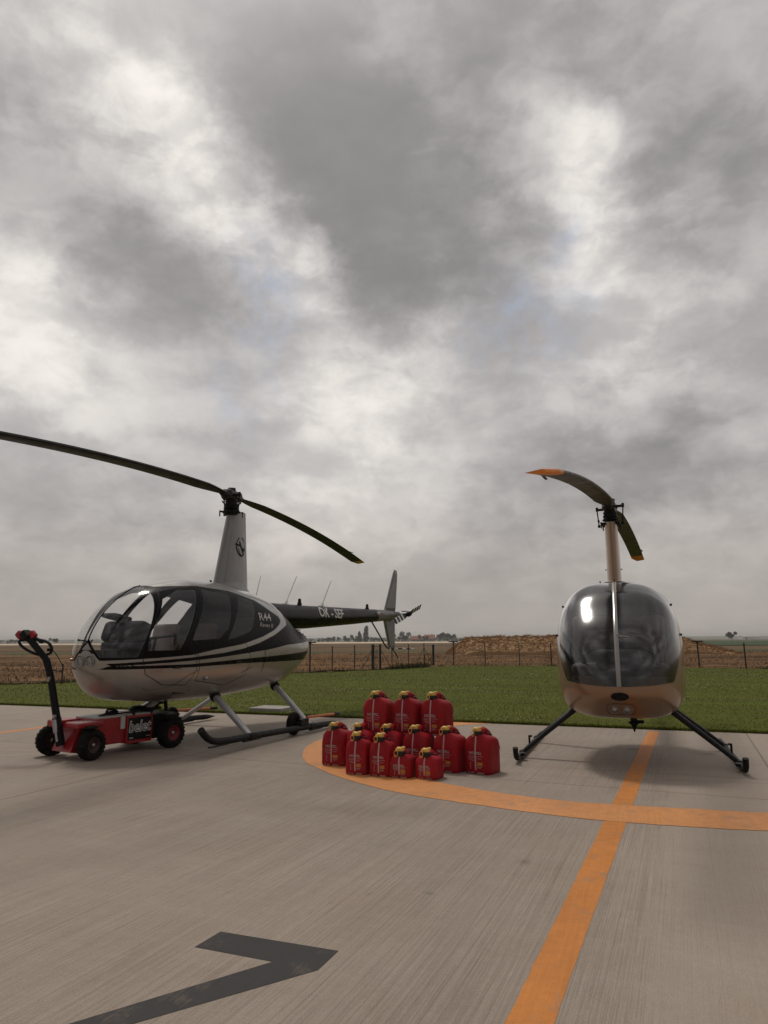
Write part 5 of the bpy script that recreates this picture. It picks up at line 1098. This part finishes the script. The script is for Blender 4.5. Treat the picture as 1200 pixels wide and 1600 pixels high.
    # landing gear
    for sg in (1, -1):
        y = sg*.995; mb = MB(); mb.tube(catmull([(1.0, y, .155), (.99, y, .115), (.965, y, .072), (.89, y, .043), (.7, y, .04), (-.5, y, .04), (-.95, y, .045)], 5), .026, 12); sk = mb.build('skid', M['black_metal'], root)
        
        for x_ in (.55, -.5): mb = MB(); mb.box((x_, y, .012), (.3, .036, .014), .004); mb.build('wear_shoe', M['hub'], sk)
        for (xt, yt, zt), xf in (((.50, .46, .48), .58), ((-.40, .52, .415), -.50)):
            mb = MB(); mb.tube([(xt, sg*.3, zt+.02), (xt, sg*yt, zt), (xt+(xf-xt)*.5, sg*(yt+(.98-yt)*.52), zt+(.05-zt)*.5), (xf, y*.985, .06)], [.036, .036, .031, .026], 14, flat=.8); lg = mb.build('landing_leg', M['dark_leg'], root)
            mb = MB(); mb.box((xf, y, .05), (.09, .054, .05), .014); mb.build('leg_clamp', M['black_metal'], lg)
        mb = MB(); mb.cyl((.05, y, .05), (.05, y, .14), .011, 8); mb.box((.05, y-sg*.01, .143), (.045, .04, .018), .006); mb.build('wheel_lug', M['black_metal'], sk); mb = MB(); mb.box((.74, y-sg*.035, .06), (.09, .045, .026), .007); mb.build('skid_bracket', M['black_metal'], sk)
    return root
M['windscreen'] = glass('smoke windscreen', (.62, .61, .605), 1.35, .15)
M['seat_box'] = simple('grey seat box', (.30, .29, .28), .6, 0, .1, 9.)
M['seat_dark'] = simple('dark seat cloth', (.13, .12, .11), .7, 0, .12, 9.)
M['dark_leg'] = simple('dark grey leg paint', (.012, .0125, .0135), .45, 0, .1, 6., spec=.25)
small_helicopter()

# ---------------------------------------------------------------- the tug
def tug():
    a = Vector((.54, .842, 0)); yaw = math.atan2(a.y, a.x)           # local x: from the steering end to the drive end; y: away from the camera
    root = thing('aircraft_tug', 'red electric aircraft tug with black steering handle and four knobbly tyres', 'tug', (-3.26, 7.36, 0), yaw)
    def wheel(x, y, r, wd, turn=0., big=False):
        t_, m_, c_ = wheel_mb(r, wd); X = Matrix.Translation((x, y, r)) @ Matrix.Rotation(R(90)+turn, 4, 'Z')
        for q in (t_, m_, c_): q.v = [tuple(X @ Vector(p)) for p in q.v]
        w = bpy.data.objects.new('wheel', None); COL.objects.link(w); w.parent = root; w.empty_display_size = .05
        w = t_.build('wheel', M['rubber'], root); m_.build('rim', M['red_dark'] if big else M['rim_dark'], w); c_.build('wheel_cap', M['steel'], w)
    for o in [o for o in root.children if o.type == 'EMPTY']: bpy.data.objects.remove(o)
    wheel(.03, -.30, .150, .11, .12); wheel(.0, .34, .160, .11, -.3); wheel(1.02, -.32, .163, .14, 0, True); wheel(1.02, .32, .163, .14, 0, True)
    for o in [o for o in root.children if o.type == 'EMPTY']: bpy.data.objects.remove(o)
    mb = MB()
    mb.box((.33, 0, .245), (.38, .40, .27), .012)                    # front red hull
    mb.box((.10, 0, .25), (.26, .30, .22), .015); mb.box((.02, -.17, .345), (.30, .24, .05), .015); mb.box((.02, .19, .345), (.26, .2, .07), .015)
    mb.prism([(-.11, .08), (.0, .06), (.16, .10), (.16, .30), (-.02, .30)], -.16, .16, 0, Matrix.Rotation(R(90), 4, 'X'))
    mb.box((.665, 0, .24), (.335, .44, .29), .012)
    for s in (-1, 1): mb.box((.505, s*.224, .24), (.018, .012, .28), .003); mb.box((.828, s*.222, .25), (.016, .012, .28), .003); mb.box((.665, s*.224, .105), (.33, .012, .022), .003)
    body = mb.build('body', M['red_paint'], root)
    mb = MB(); mb.box((.33, 0, .388), (.36, .36, .018), .005); mb.box((.67, 0, .392), (.31, .40, .016), .005); mb.build('deck_cover', M['pvc_grey'], root)
    mb = MB(); mb.box((.666, .2235, .245), (.30, .006, .235), .002); mb.build('side_panel', M['black_metal'], root)
    mb = MB(); mb.box((.666, -.2235, .245), (.30, .006, .235), .002); panel = mb.build('side_panel', M['black_metal'], root)
    v, f = text_geo('belet', .158, .10, .006); mb = MB(); mb.add([(.666+x*.90, -.2275, .262+y*1.05) for x, y, _ in v], f, 0, False); mb.build('lettering', M['white_paint'], panel)
    v, f = text_geo('belet', .158, .10, -.0018); mb = MB(); mb.add([(.666+x*.90, -.2295, .262+y*1.05) for x, y, _ in v], f, 0, False); mb.build('lettering', M['black_metal'], panel)
    mb = MB(); mb.box((.56, -.228, .150), (.05, .003, .012)); mb.box((.78, -.228, .155), (.05, .003, .008)); mb.build('small_print', M['label_white'], panel)
    mb = MB(); mb.box((1.01, 0, .24), (.34, .46, .26), .012); mb.build('drive_box', M['black_metal'], root)
    for y_ in (-.335, .335): mb = MB(); mb.box((.98, y_, .365), (.20, .12, .02), .006); mb.build('mudguard', M['black_metal'], root)
    mb = MB(); mb.cyl((1.02, -.33, .172), (1.02, .33, .172), .03, 10); mb.build('axle', M['black_metal'], root)
    mb = MB(); mb.cyl((0, -.30, .155), (0, .3, .155), .025, 10); mb.build('axle', M['black_metal'], root)
    mb = MB(); mb.box((.46, -.205, .32), (.055, .016, .13), .003); mb.build('data_plate', M['pvc_grey'], root)
    for s in (-1, 1): mb = MB(); mb.box((.02, s*.22, .28), (.09, .05, .16), .01); mb.box((.0, s*.30, .325), (.10, .14, .03), .012); mb.build('wheel_fork', M['black_metal'], root)
    mb = MB()                                                          # clutter on the deck: straps, cable, rail
    mb.tube(catmull([(.30, -.05, .40), (.36, -.09, .43), (.42, -.03, .425), (.47, -.07, .44), (.40, -.02, .455), (.36, -.06, .42), (.52, .02, .41)], 6), .011, 6)
    mb.tube([(.22, -.12, .41), (.66, -.13, .415)], .008, 6); mb.box((.50, .05, .415), (.12, .08, .03), .01); mb.tube([(.62, -.15, .39), (.62, -.15, .425), (.75, -.15, .43), (.92, -.13, .425)], .009, 6); mb.box((.60, -.19, .40), (.03, .03, .05), .006)
    mb.build('strap_bundle', M['black_metal'], root)
    # lifting arm under the helicopter's belly
    mb = MB(); q = Euler((0, R(-38), 0)).to_matrix(); mb.box((.98, 0, .43), (.30, .085, .09), .015, 0, q); mb.box((.93, 0, .425), (.26, .20, .03), .012); mb.lathe([(.10, .41), (.10, .44), (.05, .46)], 18, X=Matrix.Translation((.82, .02, 0)))
    mb.cyl((1.09, 0, .46), (1.09, 0, .53), .055, 14); mb.box((1.10, -.02, .525), (.20, .17, .035), .01); mb.cyl((1.16, -.06, .38), (1.14, -.05, .52), .022, 10); mb.cyl((1.02, .07, .40), (1.06, .06, .52), .020, 10)
    for y in (-.075, .05): mb.cyl((1.15, y, .50), (1.15, y, .55), .013, 8)
    arm = mb.build('lifting_arm', M['black_metal'], root)
    mb = MB(); mb.tube([(.90, -.055, .425), (1.02, -.055, .505)], .032, 12); mb.build('ram', M['pvc_grey'], arm)
    mb = MB(); mb.tube(catmull([(.70, -.08, .40), (.82, -.11, .47), (.95, -.10, .52), (1.06, -.09, .53)], 5), .007, 6); mb.build('hose', M['rubber'], arm)
    # steering handle
    inv = Matrix.Rotation(-yaw, 4, 'Z') @ Matrix.Translation((3.26, -7.36, 0)); L = lambda p: inv @ Vector(p)
    H0, H1, H2, H3 = L((-3.315, 7.25, .14)), L((-3.50, 7.31, .80)), L((-3.575, 7.33, 1.0)), L((-3.84, 7.40, 1.25))
    mb = MB(); mb.tube([H0, H0+(H1-H0)*.42], .052, 4, 0, up=(0, 1, 0)); mb.tube([H0+(H1-H0)*.38, H1, H2], [.038, .037, .036], 10); mb.tube([H1+(H2-H1)*.6, H2, H3], [.040, .042, .046], 4, up=(0, 1, 0)); hd = mb.build('steering_handle', M['black_metal'], root)
    lat = (L((-3.26+.98, 7.36-.17, 0))-L((-3.26, 7.36, 0))).normalized(); fw = (H3-H2).normalized()
    c = H3-fw*.10; mb = MB()
    for s, wdt in ((-1, .155), (1, .175)):
        loop = [c-lat*.0*s+fw*.02, c+lat*s*wdt*.55+fw*.035, c+lat*s*wdt+fw*.0, c+lat*s*wdt*1.02-fw*.08, c+lat*s*wdt*.62-fw*.17, c-fw*.21]
        mb.tube(catmull([tuple(p) for p in loop], 6), .015, 8)
    mb.build('hand_grip', M['black_metal'], hd)
    mb = MB(); qz = fw.to_track_quat('X', 'Z').to_matrix(); mb.box(tuple(H3+fw*.005), (.11, .11, .085), .02, 0, qz); mb.tube([tuple(H3+lat*.07-fw*.03), tuple(H3+lat*.12-fw*.10)], .02, 8); mb.build('control_head', M['black_metal'], hd)
    for s in (-1, 1): mb = MB(); mb.box(tuple(H3+lat*s*.078+fw*.012), (.085, .055, .075), .018, 0, qz, 3); mb.build('push_button', M['red_paint'], hd)
    mb = MB(); mb.tube(catmull([tuple(c+lat*.16-fw*.06), tuple(c+lat*.22-fw*.14+Vector((0, 0, -.06))), tuple(c+lat*.21-fw*.26+Vector((0, 0, -.12))), tuple(H2+Vector((0, 0, -.10))+lat*.03)], 6), .005, 6); mb.box(tuple(c+lat*.13-fw*.12), (.05, .03, .03), .008); mb.build('brake_cable', M['black_metal'], hd)
    mb = MB(); dn = (H1-H0).normalized(); sd = -lat*.0+L((-3.26, 6.36, 0))-L((-3.26, 7.36, 0)); sd = sd.normalized(); mb.cyl(H0+sd*.06+dn*.05, H0+sd*.06+dn*.19, .014, 10); mb.cyl(H0+sd*.06+dn*.14, H0+sd*.06+dn*.27, .024, 12); mb.box(tuple(H0+dn*.30+sd*.045), (.03, .03, .04), .006); mb.box(tuple(H1+sd*.03), (.04, .02, .05), .004); mb.build('gas_spring', M['steel'], hd)
    return root
M['rim_dark'] = simple('dark rim paint', (.045, .016, .016), .5, .1, .25, 9.)
tug()

# ---------------------------------------------------------------- the fuel cans
def can_parts(root, W, D, H):
    """jerry can: x across the front, y towards the back, origin at the middle of the front foot; H to the top of the body neck"""
    n = 40
    zs = [0, .004, .012, .022, .15*H, .25*H, .45*H, .60*H, .66*H, .72*H, .77*H, .82*H, .86*H, .90*H, .93*H, .965*H, H]
    def ww(z): u = z/H; return np.interp(u, [0, .006/H, .022/H, .76, .82, .87, .92, .965, 1], [.93, .98, 1, 1, .985, .94, .82, .58, .40])
    def yf(z): u = z/H; return np.interp(u, [0, .05, .62, .75, .88, 1], [.010, 0, 0, .006, .016, .022])
    def yb(z): u = z/H; return D*np.interp(u, [0, .05, .72, .80, .86, .92, .965, 1], [.97, 1, 1, .985, .95, .84, .62, .44])
    mb = MB(); vs = []
    for z in zs:
        w_ = W/2*ww(z); f_, b_ = yf(z), yb(z); p = np.interp(z/H, [0, .65, .9, 1], [5.5, 5.5, 3.2, 2.6])
        for k in range(n):
            a = 2*math.pi*k/n; c, s = math.cos(a), math.sin(a); r = (abs(c)**p+abs(s)**p)**(-1/p); vs.append((w_*r*c, (f_+b_)/2+(b_-f_)/2*r*s, z))
    mb.add(vs, [(i*n+k, i*n+(k+1) % n, (i+1)*n+(k+1) % n, (i+1)*n+k) for i in range(len(zs)-1) for k in range(n)]); mb.add(vs[:n], [tuple(range(n))[::-1]], 0, False); mb.add(vs[-n:], [tuple(range(n))], 0, False)
    # raised ribs on the upper sides and side panel
    for s in (-1, 1):
        for k in range(3): z = H*(.60+.035*k); mb.tube([(s*W/2*ww(z)*.992, D*.55, z), (s*W/2*ww(z)*.992, D*.86, z)], .0045, 6)
    body = mb.build('can_body', M['can_red'], root)
    hm = MB(); P = [(0, D*.36, H*.88), (0, D*.39, H*1.03), (0, D*.46, H*1.09), (0, D*.58, H*1.08), (0, D*.80, H*1.0), (0, D*.92, H*.88), (0, D*.945, H*.66)]; hm.tube(catmull(P, 6), [W*.17]*6+[W*.175]*25+[W*.19]*6, 14, flat=.62, up=(0, 0, 1)); hm.build('handle', M['can_red'], body)
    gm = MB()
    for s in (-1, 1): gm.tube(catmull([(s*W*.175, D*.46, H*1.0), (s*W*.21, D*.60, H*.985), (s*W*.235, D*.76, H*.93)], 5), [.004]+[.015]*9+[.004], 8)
    gm.build('handle_recess_shade', M['can_shadow'], body)  # dark tubes painting the shade of the hollow beside the handle
    cy = D*.20; cm = MB(); cm.lathe([(.034, H-.014), (.038, H-.006), (.039, H+.022), (.036, H+.028), (.032, H+.028)], 24, X=Matrix.Translation((0, cy, 0)))
    for k in range(20): a = k*math.pi/10; cm.box((.039*math.cos(a), cy+.039*math.sin(a), H+.008), (.004, .004, .024), .001, 0, Matrix.Rotation(a, 3, 'Z'))
    cm.build('collar', M['can_black'], root)
    ym = MB(); ym.lathe([(.029, H+.026), (.032, H+.031), (.032, H+.043), (.027, H+.052), (0, H+.054)], 20, X=Matrix.Translation((0, cy, 0)))
    ym.box((-.006, cy-.014, H+.048), (.048, .042, .026), .010, 0, Euler((.14, .10, .1)).to_matrix(), 3, True); ym.box((.022, cy+.004, H+.056), (.036, .034, .018), .007, 0, Euler((0, -.12, .2)).to_matrix(), 3, True); ym.box((-.027, cy-.024, H+.038), (.024, .022, .028), .008, 0, None, 3, True)
    cap = ym.build('cap', M['can_yellow'], root)
    lm = MB(); lm.tube([(-.030+.017*math.cos(t), cy-.044+.004*math.sin(2*t), H+.010+.025*math.sin(t)) for t in np.linspace(0, 2*math.pi, 18)], .0026, 6); lm.build('trigger_loop', M['can_yellow'], cap)
    def fp(x, z, off): return (x, float(yf(z))-off+.5*(x/(W/2))**6*.01, z)
    sm = MB(); zz = np.linspace(.035, H*.965, 24)
    sm.tube([(-.004+.001*math.sin(z*30), float(yf(z))-.0012, z) for z in zz], .0072, 8, flat=.25, up=(0, 1, 0)); sm.build('level_strip', M['stripe'], body)
    lb = MB(); tz = H*.535; sc_ = W/.262; k_ = H/.338
    v, f = text_geo('NO-SPILL', .034*sc_, .0, .0012); lb.add([fp(x*.88-.004, tz+y*.92, .0022) for x, y, _ in v], f, 0, False)
    def bar(x0, x1, z, h, m): z = tz+(z-tz)*k_; lb.add([fp(x0*sc_, z, .0018), fp(x1*sc_, z, .0018), fp(x1*sc_, z+h, .0018), fp(x0*sc_, z+h, .0018)], [(0, 1, 2, 3)], m, False)
    bar(-.074, .074, tz-.028, .0028, 0)
    r = np.random.default_rng(5); z = tz-.040
    for i, (x0, x1) in enumerate(((-.075, -.012), (.012, .055), (-.072, -.030), (-.05, -.014))): bar(x0, x1, z-.008*(i // 1), .0034, 0)
    for i in range(5): bar(-.056, -.050, tz-.088-.012*i, .008, 0)
    bar(.014, .066, tz-.105, .028, 1); bar(.014, .060, tz-.118, .0035, 0); bar(.014, .052, tz-.126, .003, 0)
    bar(-.078, -.062, tz-.172, .012, 0); bar(-.05, -.02, tz-.172, .010, 0); bar(.010, .078, tz-.176, .014, 0)
    lb.build('label', [M['label_white'], M['label_yellow']], body)
M['can_shadow'] = simple('can handle groove shade', (.12, .004, .008), .6, 0, .1, 12.)  # darker can red, stands in for shade at the handle
GC = 'red fuel cans stacked in a pyramid'
def make_can(W, D, H, loc, rz, label):
    t = thing('fuel_can', label, 'fuel can', loc, rz, GC); can_parts(t, W, D, H); return t
def put_can(src, loc, rz, label):
    c = copy_tree(src); c.location = loc; c.rotation_euler = (0, 0, rz); c['label'] = label; return c
ROWA = math.atan2(-.3204, .9473)
row = [(520, 'large red can on the ground, leftmost of all the cans'),
       (559, 'large red can mostly hidden, right behind the left tall narrow front can'),
       (606, 'large red can with its body hidden behind the right tall narrow front can'),
       (650, 'large red can in the back row directly behind the two shortest cans'),
       (697, 'large red ground can just right of the shortest cans, second from the right'),
       (744, 'large red can on the ground at the far right of the pile')]
cans = []
r2 = np.random.default_rng(3)
big = None
for i, (px, lab) in enumerate(row):
    u = (px-520)/(744-520); base = np.array((-.516, 6.834))*(1-u)+np.array((.81, 6.386))*u; loc = (float(base[0]), float(base[1]), 0); rz = -R((24, 28, 28, 30, 32, 35)[i])+r2.uniform(-.03, .03)
    big = make_can(.262, .265, .338, loc, rz, lab) if big is None else big; c = big if i == 0 else put_can(big, loc, rz, lab)
for (x, y, z, dr, lab) in ((-.115, 6.845, .292, -.12, 'large red can on top of the pyramid, left of the three'), (.165, 6.765, .292, -.17, 'large red can on top of the pyramid, middle of the three'), (.430, 6.685, .292, -.24, 'large red can on top of the pyramid, right of the three')):
    put_can(big, (x, y, z), ROWA+dr, lab)
mid = make_can(.212, .215, .305, (-.27, 6.387, 0), ROWA+.02, 'left one of the two tall narrow red cans in front'); put_can(mid, (-.058, 6.292, 0), ROWA-.06, 'right one of the two tall narrow red cans, beside the shortest cans')
small = make_can(.210, .205, .195, (.121, 6.222, 0), ROWA+.0, 'left one of the two shortest red cans in front'); put_can(small, (.338, 6.16, 0), ROWA-.18, 'right one of the two shortest red cans in front')

# ------------------------------------------------------------------ hazy air
hz = MB(); hz.box((0, 1000, 7.2), (5190, 3140, 17.0))
m = bpy.data.materials.new('hazy air'); m.use_nodes = True; t = NT(m.node_tree); t.n.clear()
vo = t.new('ShaderNodeVolumePrincipled'); vo.inputs['Density'].default_value = .0004; vo.inputs['Color'].default_value = (1.0, .975, .94, 1); o_ = t.new('ShaderNodeOutputMaterial'); t.l.new(vo.outputs[0], o_.inputs['Volume'])
tag(hz.build('haze', m), 'pale summer haze over the flat fields', 'haze', kind='stuff')
